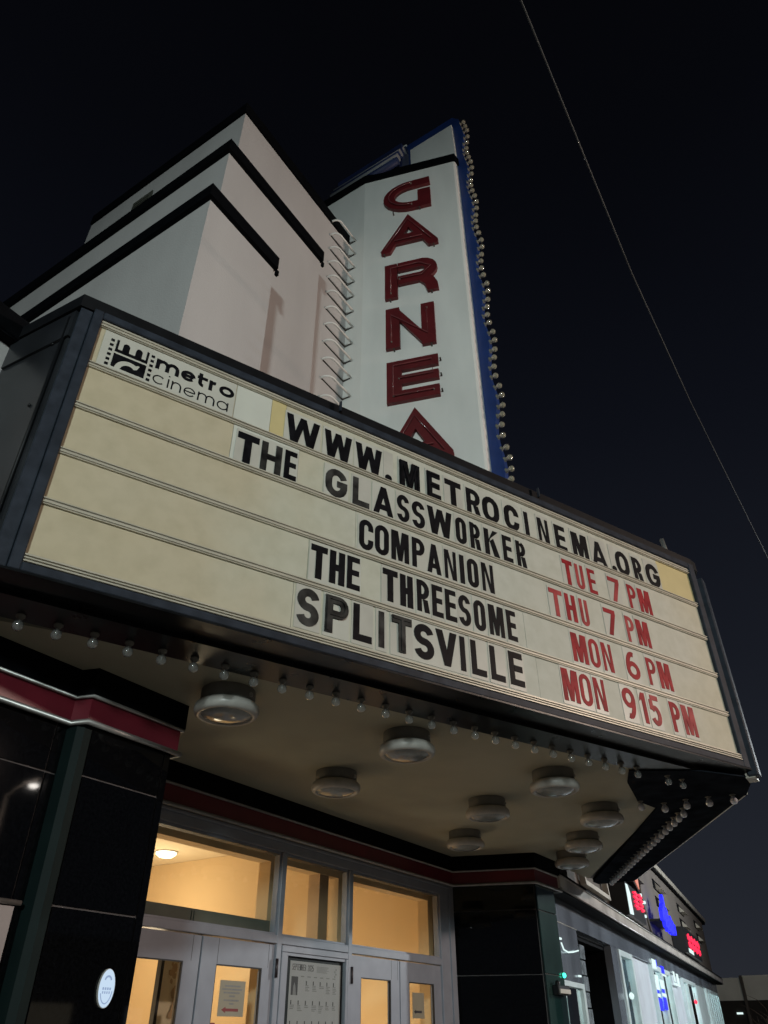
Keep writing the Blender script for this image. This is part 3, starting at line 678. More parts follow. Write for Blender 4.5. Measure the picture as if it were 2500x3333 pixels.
b = B(); b.box(SG, .263, 6.429, 5.515, 5.572, .002, .014); b.box(SG, .263, 6.429, 5.520, 5.528, .014, .024); b.box(SG, .263, 6.429, 5.548, 5.555, .014, .022); b.obj('rail', M['rail'], MQ)
b = B(); b.box(SG, .263, 6.429, 3.613, 3.672, .002, .020)
for z in (3.618, 3.637, 3.655): b.box(SG, .263, 6.429, z, z + .007, .0205, .032)
b.obj('rail', M['rail'], MQ)
# undersides
B().prism(XY, [tuple(pt(.12, .03))[:2], tuple(pt(6.53, .03))[:2], tuple(pt(6.53, -.20))[:2], tuple(pt(.12, -.20))[:2]], 3.545, 3.559).obj('underside', M['under'], MQ)
B().prism(XY, [tuple(pt(-.6, -.185))[:2], tuple(pt(6.2, -.185))[:2], tuple(pt(6.2, -.475))[:2], tuple(pt(-.6, -.475))[:2]], 3.512, 3.552).obj('bulb_channel', M['under'], MQ)
B().prism(XY, [(6.75, 1.75), (7.12, 1.88), (7.83, 2.0), (8.18, 1.93), (8.18, 1.04), (7.58, .87), (7.1, 1.22)], 3.500, 3.511).obj('prow_plate', M['under_matte'], MQ)
B().prism(XY, [(8.185, 1.06), (12.45, 3.46), (12.45, 4.02), (12.2, 4.02), (8.185, 1.90)], 3.503, 3.545).obj('bulb_channel', M['under_matte'], MQ)
B().tube([(8.2, 1.04, 3.53), (12.45, 3.44, 3.53)], .02, 6).obj('edge_trim', M['nb_strip'], MQ)
B().prism(XY, [(1.64, 4.07), (2.36, 3.64), (7.6, 1.37), (8.2, 1.87), (12.0, 4.01), (10.62, 4.01), (10.62, 3.92), (9.72, 3.92), (9.38, 4.96), (3.56, 4.96), (3.56, 3.94), (2.8, 3.94), (2.75, 4.04)], 3.523, 3.556).obj('soffit', M['soffit'], MQ)
# sign post stubs behind the flashing
t_ = thing('roof_bracket', (7.2, 1.0, 5.75), 'small dark bracket and post standing on the marquee top near its prow', 'bracket')
B().box(SG, 6.06, 6.34, 5.70, 5.86, -.22, -.18).obj('plate', M['side_panel'], t_)
B().tube([SG(6.36, 5.70, -.12), SG(6.31, 5.97, -.12)], .026, 6).obj('post', M['steel'], t_)
B().tube([SG(6.05, 5.70, -.2), SG(6.05, 5.82, -.2)], .008, 6).obj('rod', M['steel'], t_)

# bulbs: one mesh each of globe and socket, shared
bulb_me = B().lathe((0, 0, 0), (0, 0, -1), [(.013, -.038), (.014, -.030), (.026, -.018), (.032, -.004), (.0325, .006), (.028, .019), (.017, .029), (0, .033)], 16).mesh('bulb', M['bulb_glass'])
sock_me = B().lathe((0, 0, 0), (0, 0, -1), [(.027, -.062), (.027, -.048), (.017, -.046), (.016, -.034), (0, -.034)], 12).mesh('socket', M['fixture_base'])
fil_me = B().lathe((0, 0, 0), (0, 0, -1), [(.004, -.036), (.005, -.01), (.001, .004)], 6).mesh('filament_stem', M['fixture_white'])
bulb_me2 = bulb_me.copy(); bulb_me2.materials.clear(); bulb_me2.materials.append(glassy('bulb_glass_shoplit', (.9, .9, .95), 1.4, .04, .7, (.85, .88, .95)))  # paler glass colour carries the shop light falling on these bulbs
bulb_me3 = bulb_me.copy(); bulb_me3.materials.clear(); bulb_me3.materials.append(glassy('bulb_glass_glint', (.85, .83, .75), 1.6, .05, .34, (.72, .67, .52)))  # gold-white glints put into the colour of the pylon bulbs
def add_bulb(p, parent=MQ, rot=None, big=1.0, shoplit=False):
    o = inst('bulb', bulb_me3 if parent is not MQ else (bulb_me2 if shoplit else bulb_me), p, parent, rot)
    for n_, me in (('socket', sock_me), ('filament_stem', fil_me)):
        q = bpy.data.objects.new(n_, me); COL.objects.link(q); q.parent = o
    if big != 1: o.scale = (big,) * 3
front = V((2.377, 3.524, 0)); fend = V((6.712, 1.669, 0)); 
N_ = 23
for i in range(-2, 27):
    p = front.lerp(fend, i / N_)
    if i == 24 or p.x < 1.7: continue
    add_bulb((p.x, p.y, 3.452), rot=(0, 0, i * 1.3))
for x, y in ((7.84, 1.98), (8.04, 1.80), (8.02, 1.58), (8.04, 1.37), (8.08, 1.15)): add_bulb((x, y, 3.446), rot=(0, 0, x * 9), shoplit=True, big=1.12)
for i in range(22):
    p = V((8.363, 1.699, 0)).lerp(V((12.06, 3.69, 0)), i / 21); add_bulb((p.x, p.y, 3.447), rot=(0, 0, i), shoplit=True, big=1.12)

# soffit ceiling lights
FX = [(3.535, 3.545, 'nearest, just right of the left pilaster'), (4.96, 2.964, 'second from the left near the bulb row'), (5.513, 4.048, 'third from the left above the left transom'),
      (6.568, 2.388, 'close to the bulb row in the middle'), (7.12, 3.322, 'in the middle of the soffit'), (7.986, 2.442, 'right side, next to the prow plate'),
      (8.288, 4.183, 'smallest looking one above the right transom'), (9.146, 3.063, 'right side, second from the far edge'), (10.097, 3.57, 'farthest, above the right pilaster')]
body_me = B().lathe((0, 0, 0), (0, 0, -1), [(.183, -.0), (.185, .100), (.15, .104)], 40).mesh('base', M['fixture_base'])
rim_me = B().lathe((0, 0, 0), (0, 0, -1), [(.16, .092), (.200, .096), (.215, .112), (.220, .140), (.212, .163), (.190, .177), (.174, .174), (.169, .162)], 44).mesh('rim', M['fixture_white'])
lens_me = B().lathe((0, 0, 0), (0, 0, -1), [(.170, .164), (.150, .177), (.110, .192), (.055, .201), (0, .204)], 40).mesh('lens', M['lens_glass'])
plug_me = B().lathe((0, 0, 0), (0, -1, 0), [(.016, 0), (.016, .008), (.009, .010), (.008, .004), (0, .004)], 14).mesh('plug', M['fixture_white'])
for x, y, w_ in FX:
    x *= .986; y *= .986
    t_ = thing('ceiling_light', (x, y, 3.522), 'round white flush ceiling light, ' + w_, 'ceiling light', 'ceiling lights on the marquee soffit')
    for n_, me in (('base', body_me), ('rim', rim_me), ('lens', lens_me)): inst(n_, me, (x, y, 3.522), t_, rot=(0, 0, x * 3))
    inst('plug', plug_me, (x + .02, y - .185, 3.467), t_)

# ------------------------------------------------------------------ logo sheet
LG = B().box(SG, .305, 1.255, 5.185, 5.512, .002, .004).obj('logo_sheet', M['tile_back_b'], None, label='printed sheet with film frame symbol and metro cinema wordmark on the top line', cat='sign panel')
b = B()
for k in range(6):
    for s_ in (.352, .628): b.box(SG, s_, s_ + .024, 5.205 + .0455 * k, 5.229 + .0455 * k, .0042, .0052)
# upper half: comb of rounded prongs
b.box(SG, .392, .612, 5.352, 5.380, .0042, .0052)
for s0, s1, tp in ((.392, .408, 5.466), (.596, .612, 5.466)): b.box(SG, s0, s1, 5.3801, tp, .0042, .0052)
for s0 in (.438, .524): b.prism(SG, [(s0, 5.3801), (s0 + .044, 5.3801), (s0 + .044, 5.43)] + arc(s0 + .022, 5.43, .022, .026, 0, 180, 8)[1:] , .0042, .0052)
# lower half: block with a sweeping arch left open
outer = [(.392, 5.335), (.612, 5.335), (.612, 5.212), (.590, 5.212)] + arc(.51, 5.212, .08, .085, 0, 180, 12)[1:] + [(.392, 5.212)]
b.prism(SG, [(.392, 5.335), (.612, 5.335), (.612, 5.302), (.560, 5.302)] + arc(.505, 5.212, .088, .092, 62, 180, 10) + [(.392, 5.212)], .0042, .0052)
b.prism(SG, [(.612, 5.3015), (.612, 5.212), (.452, 5.212)] + arc(.505, 5.212, .050, .055, 170, 45, 8) + [(.560, 5.262), (.572, 5.3015)], .0042, .0052)
x = .668
for ch, w_ in (('m', .165), ('e', .105), ('t', .075), ('r', .065), ('o', .115)):
    put_glyph(b, SG, x, 5.350, ch, w_, .095, .027, .0042, .0054); x += w_ + .013
x = .668
for ch, w_ in (('c', .085), ('i', .012), ('n', .070), ('e', .085), ('m', .125), ('a', .085)):
    put_glyph(b, SG, x, 5.215, ch, w_, .080, .010, .0042, .0052); x += w_ + .017
b.obj('logo_print', M['ink'], LG)

# ------------------------------------------------------------------ changeable letters
ROWS = {
 'top': ((5.17, 5.44), [('WWW.METROCINEMA.ORG', [(1.671, 1.954), (1.998, 2.243), (2.28, 2.526), (2.553, 2.625), (2.695, 2.892), (2.971, 3.108), (3.162, 3.333), (3.39, 3.541), (3.566, 3.754), (3.816, 3.988), (4.054, 4.109), (4.222, 4.351), (4.434, 4.571), (4.652, 4.858), (4.907, 5.11), (5.179, 5.232), (5.248, 5.434), (5.497, 5.624), (5.69, 5.894)])]),
 'second': ((4.825, 5.08), [('THE', [(1.319, 1.482), (1.504, 1.664), (1.689, 1.787)]), ('GLASSWORKER', [(2.027, 2.214), (2.264, 2.411), (2.45, 2.63), (2.668, 2.784), (2.811, 2.935), (2.963, 3.211), (3.248, 3.358), (3.399, 3.506), (3.553, 3.709), (3.755, 3.86), (3.91, 4.015)]),
            ('TUE', [(4.466, 4.59), (4.626, 4.727), (4.785, 4.885)]), ('7', [(5.06, 5.21)]), ('PM', [(5.322, 5.435), (5.470, 5.641)])]),
 'third': ((4.455, 4.715), [('COMPANION', [(2.328, 2.449), (2.465, 2.588), (2.611, 2.77), (2.801, 2.919), (2.941, 3.074), (3.111, 3.225), (3.26, 3.307), (3.339, 3.45), (3.488, 3.609)]),
            ('THU', [(4.235, 4.39), (4.425, 4.548), (4.600, 4.700)]), ('7', [(4.91, 5.06)]), ('PM', [(5.19, 5.300), (5.335, 5.505)])]),
 'fourth': ((4.09, 4.35), [('THE', [(1.948, 2.076), (2.096, 2.217), (2.236, 2.341)]), ('THREESOME', [(2.534, 2.663), (2.685, 2.797), (2.834, 2.945), (2.972, 3.072), (3.095, 3.2), (3.223, 3.337), (3.371, 3.484), (3.52, 3.672), (3.705, 3.805)]),
            ('MON', [(4.421, 4.597), (4.625, 4.745), (4.785, 4.905)]), ('6', [(5.08, 5.25)]), ('PM', [(5.36, 5.478), (5.514, 5.682)])]),
 'bottom': ((3.72, 3.99), [('SPLITSVILLE', [(1.871, 2.033), (2.078, 2.253), (2.296, 2.443), (2.488, 2.556), (2.607, 2.773), (2.797, 2.969), (2.989, 3.182), (3.202, 3.261), (3.311, 3.449), (3.494, 3.631), (3.682, 3.824)]),
            ('MON', [(4.239, 4.416), (4.436, 4.565), (4.600, 4.728)]), ('915', [(4.938, 5.095), (5.160, 5.240), (5.275, 5.410)]), ('PM', [(5.556, 5.680), (5.716, 5.886)])])}
ORD = ['first', 'second', 'third', 'fourth', 'fifth', 'sixth', 'seventh', 'eighth', 'ninth', 'tenth', 'eleventh', 'twelfth', 'thirteenth', 'fourteenth', 'fifteenth', 'sixteenth', 'seventeenth', 'eighteenth', 'nineteenth']
EMB = {('top', 0, 4), ('top', 0, 5), ('bottom', 0, 1), ('bottom', 0, 4)}
WORN = {('second', 0, 1), ('bottom', 0, 0), ('bottom', 0, 1), ('bottom', 0, 4), ('second', 1, 0), ('second', 1, 1), ('bottom', 0, 3)}
RF = {('third', 1, 0), ('third', 3, 0), ('second', 3, 0), ('second', 2, 1), ('bottom', 3, 1), ('bottom', 2, 2), ('third', 1, 2)}
for rn_, ((z0, z1), words) in ROWS.items():
    for wi, (word, spans) in enumerate(words):
        red = rn_ != 'top' and (word in ('TUE', 'THU', 'MON', 'PM', '7', '6', '915'))
        for ci, (ch, (s0, s1)) in enumerate(zip(word, spans)):
            key = (rn_, wi, ci); w_ = s1 - s0; h_ = z1 - z0
            nm = 'full stop' if ch == '.' else ('digit ' + ch if ch.isdigit() else 'letter ' + ch)
            lab = '%s %s tile, %s in the %s word of the %s line' % ('red' if red else 'black', nm, ORD[ci], ORD[wi], rn_)
            if rn_ == 'top': lab = 'black %s tile, %s character of the top line' % (nm, ORD[ci])
            jz = random.uniform(-.003, .003)
            m0 = .012 if w_ > .12 else .010
            tl = B().box(SG, s0 - m0, s1 + m0, z0 - .028, z1 + .03, .0025, .0045 + random.uniform(0, .0006)).obj('letter_tile', M[random.choice(['tile_back', 'tile_back_b', 'tile_back_b'])], None, label=lab, cat='letter tile', group='letter tiles on the marquee board')
            base_t = .056 if w_ > .16 and not red else (.049 if not red else .044)
            if ch in 'MWN' : base_t = min(base_t, w_ * .255)
            if ch == 'A': base_t = min(.048, w_ * .30)
            if ch in 'OCGS' and w_ < .13: base_t = .0425 if not red else .038
            if ch in 'I1': base_t = min(.046, w_ * .95)
            if ch == '.': base_t = .052
            if ch in 'PRUSE69' and w_ < .12: base_t = min(base_t, .041 if not red else .036)
            mm_ = ('red_faded' if key in RF else 'red_ink') if red else ('ink_worn' if key in WORN else 'ink')
            dep = .016 if key in EMB else .0085
            b = B(); put_glyph(b, SG, s0, z0 + jz, ch, w_, h_, base_t, .0048, dep)
            if key in EMB:      # moulded letters carry a raised ridge
                put_glyph(b, SG, s0 + .009, z0 + jz + .009, ch, w_ - .018, h_ - .018, base_t * .35, dep, dep + .006)
            b.obj('letter', M[mm_], tl)

# ------------------------------------------------------------------ pylon sign
PY = thing('pylon_sign', (6.6, 3.4, 5.5), 'tall white pylon with red vertical letters and a blue bulb edged fin', 'sign tower')
XL = 6.096; ang = math.radians(107.8); TT = V((-math.cos(ang), -math.sin(ang), 0)); TN = V((TT.y, -TT.x, 0))
if TN.x > 0: TN = -TN
TO = V((XL, 4.291, 0)); PF = Fr(TO, TT, N=TN)
e1 = PF(1.656, 0, 0); XF = 6.72
ZT = 14.26
mir = lambda x: 2 * (XF + .05) - x
pl = [(XL, 5.23), (XL, 4.291), (e1.x - .01, e1.y + .03), (e1.x + .012, e1.y), (XF, e1.y), (XF + .1, e1.y), (mir(e1.x), e1.y), (mir(XL), 4.291), (mir(XL), 5.23)]
B().prism(XY, pl, 3.6, ZT).obj('shaft', M['pylon_white'], PY)
o_t = [(XL - .03, 5.26), (XL - .03, 4.281), (e1.x - .025, e1.y - .012), (XF - .001, e1.y - .03), (XF - .001, 5.26)]
B().prism(XY, o_t, ZT + .002, 14.47).obj('trim_band', M['black_trim'], PY)
# upper white blade and the striped half drum
B().prism(Fr((6.64, 0, 0), (0, 1, 0), N=(-1, 0, 0)), [(2.70, 14.47), (3.62, 14.47), (3.62, 15.60), (2.72, 15.60)], 0, -.078).obj('upper_blade', M['pylon_white'], PY)
for k in range(7):
    a_ = k / 6; z = 15.40 - .90 * a_; x = 6.50 - .34 * math.sin(a_ * 1.4)
    B().tube([(x, 3.62, z), (x, 5.12, z)], .075, 10).obj('drum_ridge', M['drum_blue'] if k % 2 == 0 else M['drum_grey'], PY)
B().tube([(6.47, 3.6, 15.49), (6.47, 5.15, 15.49), (6.42, 5.17, 15.36)], .02, 8).obj('drum_rail', M['white_paint'], PY)
B().box(WORLD, 6.32, 6.60, 3.63, 5.10, 14.48, 15.36).obj('drum_core', M['drum_blue'], PY)
# scalloped fin with bulbs on its edge
def ysc(z): return 2.565 + .030 * math.cos(2 * PI * (z - 14.66) / 1.13)
pts = [(4.2, 3.7), (4.2, 16.0), (2.70, 16.0)]
z = 15.85
while z > 5.2: pts.append((ysc(z), z)); z -= .09
pts += [(2.6, 5.2), (2.6, 3.7)]
pts2 = [(2.62, 3.7), (2.62, 15.98), (4.15, 16.02), (4.15, 3.7)]
fb = B(); ys = [(ysc(5.2 + .089 * i), 5.2 + .089 * i) for i in range(120)]
fr = Fr((XF, 0, 0), (0, 1, 0), N=(-1, 0, 0))
for i in range(len(ys) - 1):
    (ya, za), (yb, zb) = ys[i], ys[i + 1]
    P_ = []
    for d in (0, -.10): P_ += [fr(ya, za, d), fr(4.2, za, d), fr(4.2, zb, d), fr(yb, zb, d)]
    F_ = [(0, 3, 7, 4), (0, 1, 2, 3), (7, 6, 5, 4), (1, 5, 6, 2)]
    if i == 0: F_.append((0, 4, 5, 1))
    if i == len(ys) - 2: F_.append((3, 2, 6, 7))
    fb.add(P_, F_)
fb.add([fr(ysc(15.79), 15.792, 0), fr(4.2, 15.792, 0), fr(4.2, 16.0, 0), fr(2.72, 16.0, 0), fr(ysc(15.79), 15.792, -.1), fr(4.2, 15.792, -.1), fr(4.2, 16.0, -.1), fr(2.72, 16.0, -.1)], [(0, 1, 2, 3), (7, 6, 5, 4), (3, 2, 6, 7), (0, 3, 7, 4), (1, 5, 6, 2)])
fb.obj('fin', M['blue'], PY)
zs = [15.66, 15.48, 15.31]
cyc = [15.09, 14.91, 14.73, 14.58, 14.41, 14.23]
zs += cyc
for k in range(1, 9): zs += [c - 1.075 * k if False else c - (1.06, 2.11, 3.18, 4.27, 5.35, 6.42, 7.49, 8.56)[k - 1] for c in cyc]
for z in zs:
    if z < 6.3: continue
    add_bulb((XF + .03, ysc(z) - .072, z), PY, rot=(-PI / 2, 0, 0), big=1.25)
# red channel letters
GD = .06
def gl_obj(name, polys, holes=(), strokes=(), tk=.2, tubes=()):
    b = B()
    for i, p in enumerate(polys): b.prism(PF, p, .0, GD - .0006 * i)
    for i, (p, c) in enumerate(strokes): b.strip(PF, p, tk, .0, GD + .0006 * (i + 1), c)
    o = b.obj('letter', M['neon_red'], PY, label='red channel letter ' + name)
    for p in tubes: B().tube([PF(x, z, .085) for x, z in p], .009, 6).obj('neon_tube', M['tube'], o)
    for p in tubes:
        for x, z in (p[0], p[-1]): B().tube([PF(x, z, .05), PF(x, z, .085)], .012, 6).obj('tube_stand', M['fixture_base'], o)
def ring(outer, hole_slit): return outer
# G
q = .108
gp_ = [(1.19, 13.90 - q), (.86, 13.89 - q)] + [(.35 + q + .40 * (1 - math.cos(t)) * 1.0 * .0 + (.41 * (1 - math.sin(t))) , 13.465 + (.32) * math.cos(t)) for t in [PI * i / 12 for i in range(1, 12)]] + [(.86, 13.04 + q), (1.19, 13.04 + q)]
gl_obj('G', [[(.97, 13.24), (1.19, 13.24), (1.19, 13.56), (.97, 13.56)]], strokes=[(gp_, False)], tk=.195, tubes=[gp_[1:-1]])
# A twice
def letA(dz, nm, slim):
    oc = [(.785, 12.90), (1.22, 12.10), (1.27, 12.02), (1.255, 11.945), (1.10, 11.945), (1.02, 12.06)]
    # left and right legs, crossbar as separate overlapping pieces at different depths
    ct, cb, cw = (12.54, 12.36, .085) if not slim else (12.52, 12.27, .125)
    L_ = [(.785, 12.90), (.785, ct), (.785 - cw, cb), (.56, cb - .22), (.47, 11.945), (.33, 11.945), (.31, 12.01)]
    R_ = [(.785, 12.90), (1.262, 12.05), (1.265, 11.96), (1.10, 11.945), (1.01, cb - .22), (.785 + cw, cb), (.785, ct)]
    X_ = [(.785 - cw - .01, cb), (.785 + cw + .01, cb), (1.03, cb - .22), (.54, cb - .22)]
    S_ = lambda P: [(x, z + dz) for x, z in P]
    b = B(); b.prism(PF, S_(L_), 0, GD); b.prism(PF, S_(R_), 0, GD + .0005); b.prism(PF, S_(X_), 0, GD + .001)
    o = b.obj('letter', M['neon_red'], PY, label='red channel letter A, ' + nm)
    for p in ([(.39, 12.02), (.78, 12.74), (1.15, 12.08)], [(.55, 12.2), (1.02, 12.2)]):
        B().tube([PF(x, z + dz, .085) for x, z in p], .009, 6).obj('neon_tube', M['tube'], o)
letA(0, 'second from the top', False)
# R
q = .098
rp_ = [(.59, 11.62 - q), (.95, 11.62 - q)] + arc(.95, 11.36, .17, .165, 80, -80, 8) + [(.95, 11.19), (.59, 11.19)]
gl_obj('R', [[(.38, 10.80), (.58, 10.80), (.58, 11.62), (.38, 11.62)], [(.86, 11.20), (1.05, 11.22), (1.15, 11.12), (1.21, 10.97), (1.22, 10.81), (1.05, 10.81), (1.01, 10.98), (.93, 11.09), (.82, 11.10)]], strokes=[(rp_, False)], tk=2 * q, tubes=[[(.48, 10.9), (.48, 11.5), (.95, 11.5), (1.12, 11.36), (.98, 11.2), (.62, 11.2)]])
# N
gl_obj('N', [[(.39, 9.68), (.60, 9.68), (.60, 10.55), (.39, 10.55)], [(.93, 9.64), (1.13, 9.64), (1.13, 10.52), (.93, 10.52)], [(.42, 10.55), (.62, 10.46), (1.12, 9.64), (.92, 9.70)]], tubes=[[(.48, 9.8), (.48, 10.38), (1.02, 9.84), (1.02, 10.4)]])
# E
gl_obj('E', [[(.40, 8.60), (.61, 8.60), (.61, 9.39), (.40, 9.39)], [(.6102, 8.60), (1.14, 8.60), (1.14, 8.80), (.6102, 8.80)], [(.6102, 8.92), (1.14, 8.92), (1.14, 9.09), (.6102, 9.09)], [(.6102, 9.19), (1.14, 9.19), (1.14, 9.39), (.6102, 9.39)]], tubes=[[(.50, 8.70), (.50, 9.29), (1.06, 9.29), (1.06, 9.02), (.58, 9.02)], [(.50, 8.70), (1.06, 8.70)]])
letA(-4.46, 'lowest, half hidden by the marquee', True)
# small fixings below the letters
for u, z in ((.52, 13.06), (.98, 13.05), (.36, 11.95), (1.18, 11.935), (.45, 10.79), (1.10, 10.80), (.50, 9.67), (1.05, 9.63), (1.16, 8.7), (1.16, 9.0), (1.16, 9.3)): B().box(PF, u, u + .02, z - .02, z, .0, .06).obj('fixing_bracket', M['shade_bracket_brown'], PY)

# ------------------------------------------------------------------ oval lit sign, wall lamps on the left wall
OV = thing('oval_sign', (3.283, 3.955, 1.817), 'small glowing oval sign with pale blue print on the left pilaster', 'lit sign')
F3 = Fr((3.283, 3.963, 1.817), (1, 0, 0), N=(0, -1, 0))
B().prism(F3, arc(0, 0, .056, .094, 0, 360, 32)[:-1], 0, .012).obj('housing', M['fixture_white'], OV)
B().prism(F3, arc(0, 0, .053, .091, 0, 360, 32)[:-1], .0121, .014).obj('lit_face', M['e_oval'], OV)
b = B(); b.strip(F3, arc(0, 0, .040, .072, 200, 350, 16), .006, .0142, .0146); b.strip(F3, arc(0, .035, .022, .022, 10, 170, 10), .010, .0142, .0146)
for k in range(4): b.box(F3, -.03 + .016 * k, -.019 + .016 * k, -.008, .004, .0142, .0146); b.box(F3, -.028 + .015 * k, -.02 + .015 * k, -.026, -.014, .0142, .0146)
b.obj('face_print', M['oval_print'], OV)
t_ = thing('poster_board', (1.9, 4.06, 1.4), 'pale poster board with a metal top rail at the left edge', 'poster board')
B().box(WORLD, 1.2, 2.655, 4.05, 4.077, .7, 2.165).obj('board', mat('board_pink', (.30, .26, .255), .5, nscale=5, namt=.1), t_)
B().tube([(1.2, 4.04, 2.182), (2.68, 4.04, 2.182)], .014, 8).obj('top_rail', M['bright_metal'], t_)

# ------------------------------------------------------------------ neighbouring shop building
na = math.radians(7.5); NF = Fr((10.4, 4.15, 0), (math.cos(na), math.sin(na), 0)); NF.N = V((math.sin(na), -math.cos(na), 0))
NB = thing('shop_building', (18, 5.6, 0), 'grey two level shop building with a lit metal shopfront beyond the marquee', 'shop building')
def nbx(name, t0, t1, z0, z1, d0, d1, m, p=NB, **k): return B().box(NF, t0, t1, z0, z1, d0, d1).obj(name, M[m], p, **k)
nbx('upper_wall', .2, 25.0, 3.50, 5.33, -10, 0, 'nb_wall')
nbx('roof_coping', .2, 25.9, 5.33, 5.47, -.4, .10, 'nb_strip'); nbx('roof_edge', .2, 25.9, 5.26, 5.329, -.3, .06, 'black_trim')
nbx('wall_flashing', 1.2, 9.6, 3.375, 3.51, .001, .03, 'nb_strip'); nbx('ledge', .2, 25.4, 3.372, 3.40, .03, .26, 'black_trim')
nbx('cornice', .1, 25.9, 3.215, 3.360, .0, .24, 'nb_cornice')
B().tube([NF(.1, 3.366, .25), NF(25.9, 3.366, .25)], .012, 6).obj('cornice_trim', M['bright_metal'], NB)
B().tube([NF(.1, 3.208, .245), NF(25.9, 3.208, .245)], .012, 6).obj('cornice_trim', M['bright_metal'], NB)
nbx('cornice_soffit', .1, 25.9, 3.185, 3.20, .0, .22, 'black_trim')
nbx('fascia', .1, 25.4, 2.885, 3.184, -.10, .0, 'nb_metal')
nbx('fascia_joint', .5, 1.8, 2.878, 2.884, -.02, .004, 'nb_strip')
nbx('side_panel', .1, 1.80, 2.20, 2.877, -.10, -.004, 'nb_metal')
b = B()
for a0, a1, c0, c1 in ((.50, 1.72, 2.13, 2.19), (.50, .58, .3, 2.129), (1.60, 1.72, .3, 2.129)): b.box(NF, a0, a1, c0, c1, -.05, .03)
f = b.obj('shop_window', M['nb_frame'], NB)
nbx('pane', .581, 1.599, .3, 2.129, -.03, -.02, 'nb_glass', f)
for j in range(12): nbx('glass_brick', 1.86, 2.17, .32 + .2 * j, .50 + .2 * j, -.12, -.01 + .01 * (j % 2), 'glass_brick')
nbx('entry_recess', 2.18, 4.34, .02, 2.86, -1.6, -1.5, 'black_trim'); nbx('recess_head', 2.18, 4.34, 2.80, 2.86, -1.5, -.12, 'black_trim')
nbx('recess_side', 4.345, 4.37, .02, 2.86, -1.5, -.12, 'black_trim')
nbx('post', 4.37, 5.0, 0, 2.88, -.12, 0, 'nb_metal')
def shop_win(t0, t1, fw=.10, m='nb_frame'):
    b = B()
    for a0, a1, c0, c1 in ((t0, t1, 2.78, 2.875), (t0, t0 + fw, .4, 2.779), (t1 - fw, t1, .4, 2.779)): b.box(NF, a0, a1, c0, c1, -.08, .02)
    f = b.obj('shop_window', M[m], NB)
    nbx('pane', t0 + fw + .001, t1 - fw - .001, .4, 2.779, -.05, -.04, 'nb_glass', f)
shop_win(5.02, 6.42, .16)
nbx('wall_panel', 6.43, 8.80, 0, 2.88, -.3, -.06, 'nb_grey')
shop_win(8.85, 10.2, .12); shop_win(10.25, 11.75, .14)
nbx('wall_panel', 11.8, 14.2, 0, 2.87, -.3, -.06, 'nb_grey')
shop_win(14.25, 15.2); shop_win(15.25, 17.4, .12)
nbx('wall_panel', 17.5, 20.5, 0, 2.87, -.3, -.04, 'nb_frame')
for k in range(6): shop_win(20.6 + .78 * k, 21.3 + .78 * k, .14)
for t0, t1 in ((4.6, 6.5), (8.7, 11.8), (14.0, 17.5), (20.5, 25.3)):
    nbx('shop_back_wall', t0, t1, 0, 2.9, -3.2, -3.1, 'nb_grey')
    tb = thing('shop_tube_light', NF((t0 + t1) / 2, 2.82, -.9), 'ceiling tube light inside the neighbouring shop, %s' % {4: 'nearest bay', 8: 'second bay', 14: 'third bay', 20: 'farthest bay'}[int(t0)], 'tube light', 'tube lights in the shop windows')
    B().tube([NF(t0 + .2, 2.80, -.6), NF(t1 - .2, 2.80, -.6)], .03, 8).obj('tube', M['e_shop'], tb)
    B().box(NF, t0 + .15, t1 - .15, 2.835, 2.86, -.66, -.54).obj('housing', M['fixture_white'], tb)
nbx('shop_ceiling', .3, 25.3, 2.861, 2.884, -3.2, -.13, 'nb_grey')
W0 = thing('lamp_reflection', NF(1.1, 2.55, .03), 'thin curved white glowing strip for a lamp reflection in the first shop bay beside the dark opening', 'tube light')
B().tube([NF(.62, 2.62, .03), NF(.70, 2.545, .035), NF(.95, 2.53, .035), NF(1.25, 2.555, .035), NF(1.62, 2.60, .03)], .010, 6).obj('tube', M['e_white'], W0)  # glowing strip stands in for a lamp reflection
for t_x, z_x in ((.58, 2.66), (1.5, 2.27)): B().box(NF, t_x, t_x + .10, z_x, z_x + .022, .004, .03).obj('reflection_glint', M['e_white'], W0)  # glowing strips stand in for lamp reflections in the glass
# windows with pale louvre lids in the upper wall
for t0 in (11.9, 16.9, 21.6):
    for dz in (0, -.42):
        f = nbx('upper_window', t0, t0 + 1.5, 4.78 + dz, 5.02 + dz, -.02, .012, 'black_trim')
        B().prism(Fr(NF(t0 + .4, 4.80 + dz, .0), NF.N, N=NF.U), [(.015, .0), (.16, .0), (.015, .17)], 0, 1.0).obj('louvre', M['nb_strip'], f)
B().tube([NF(9.0, 4.6, .05), NF(9.0, 4.1, .05), NF(9.6, 3.5, .05)], .03, 8).obj('wall_pipe', M['nb_wall'], NB)
nbx('wall_box', 8.2, 8.9, 4.45, 4.85, .002, .18, 'nb_wall')
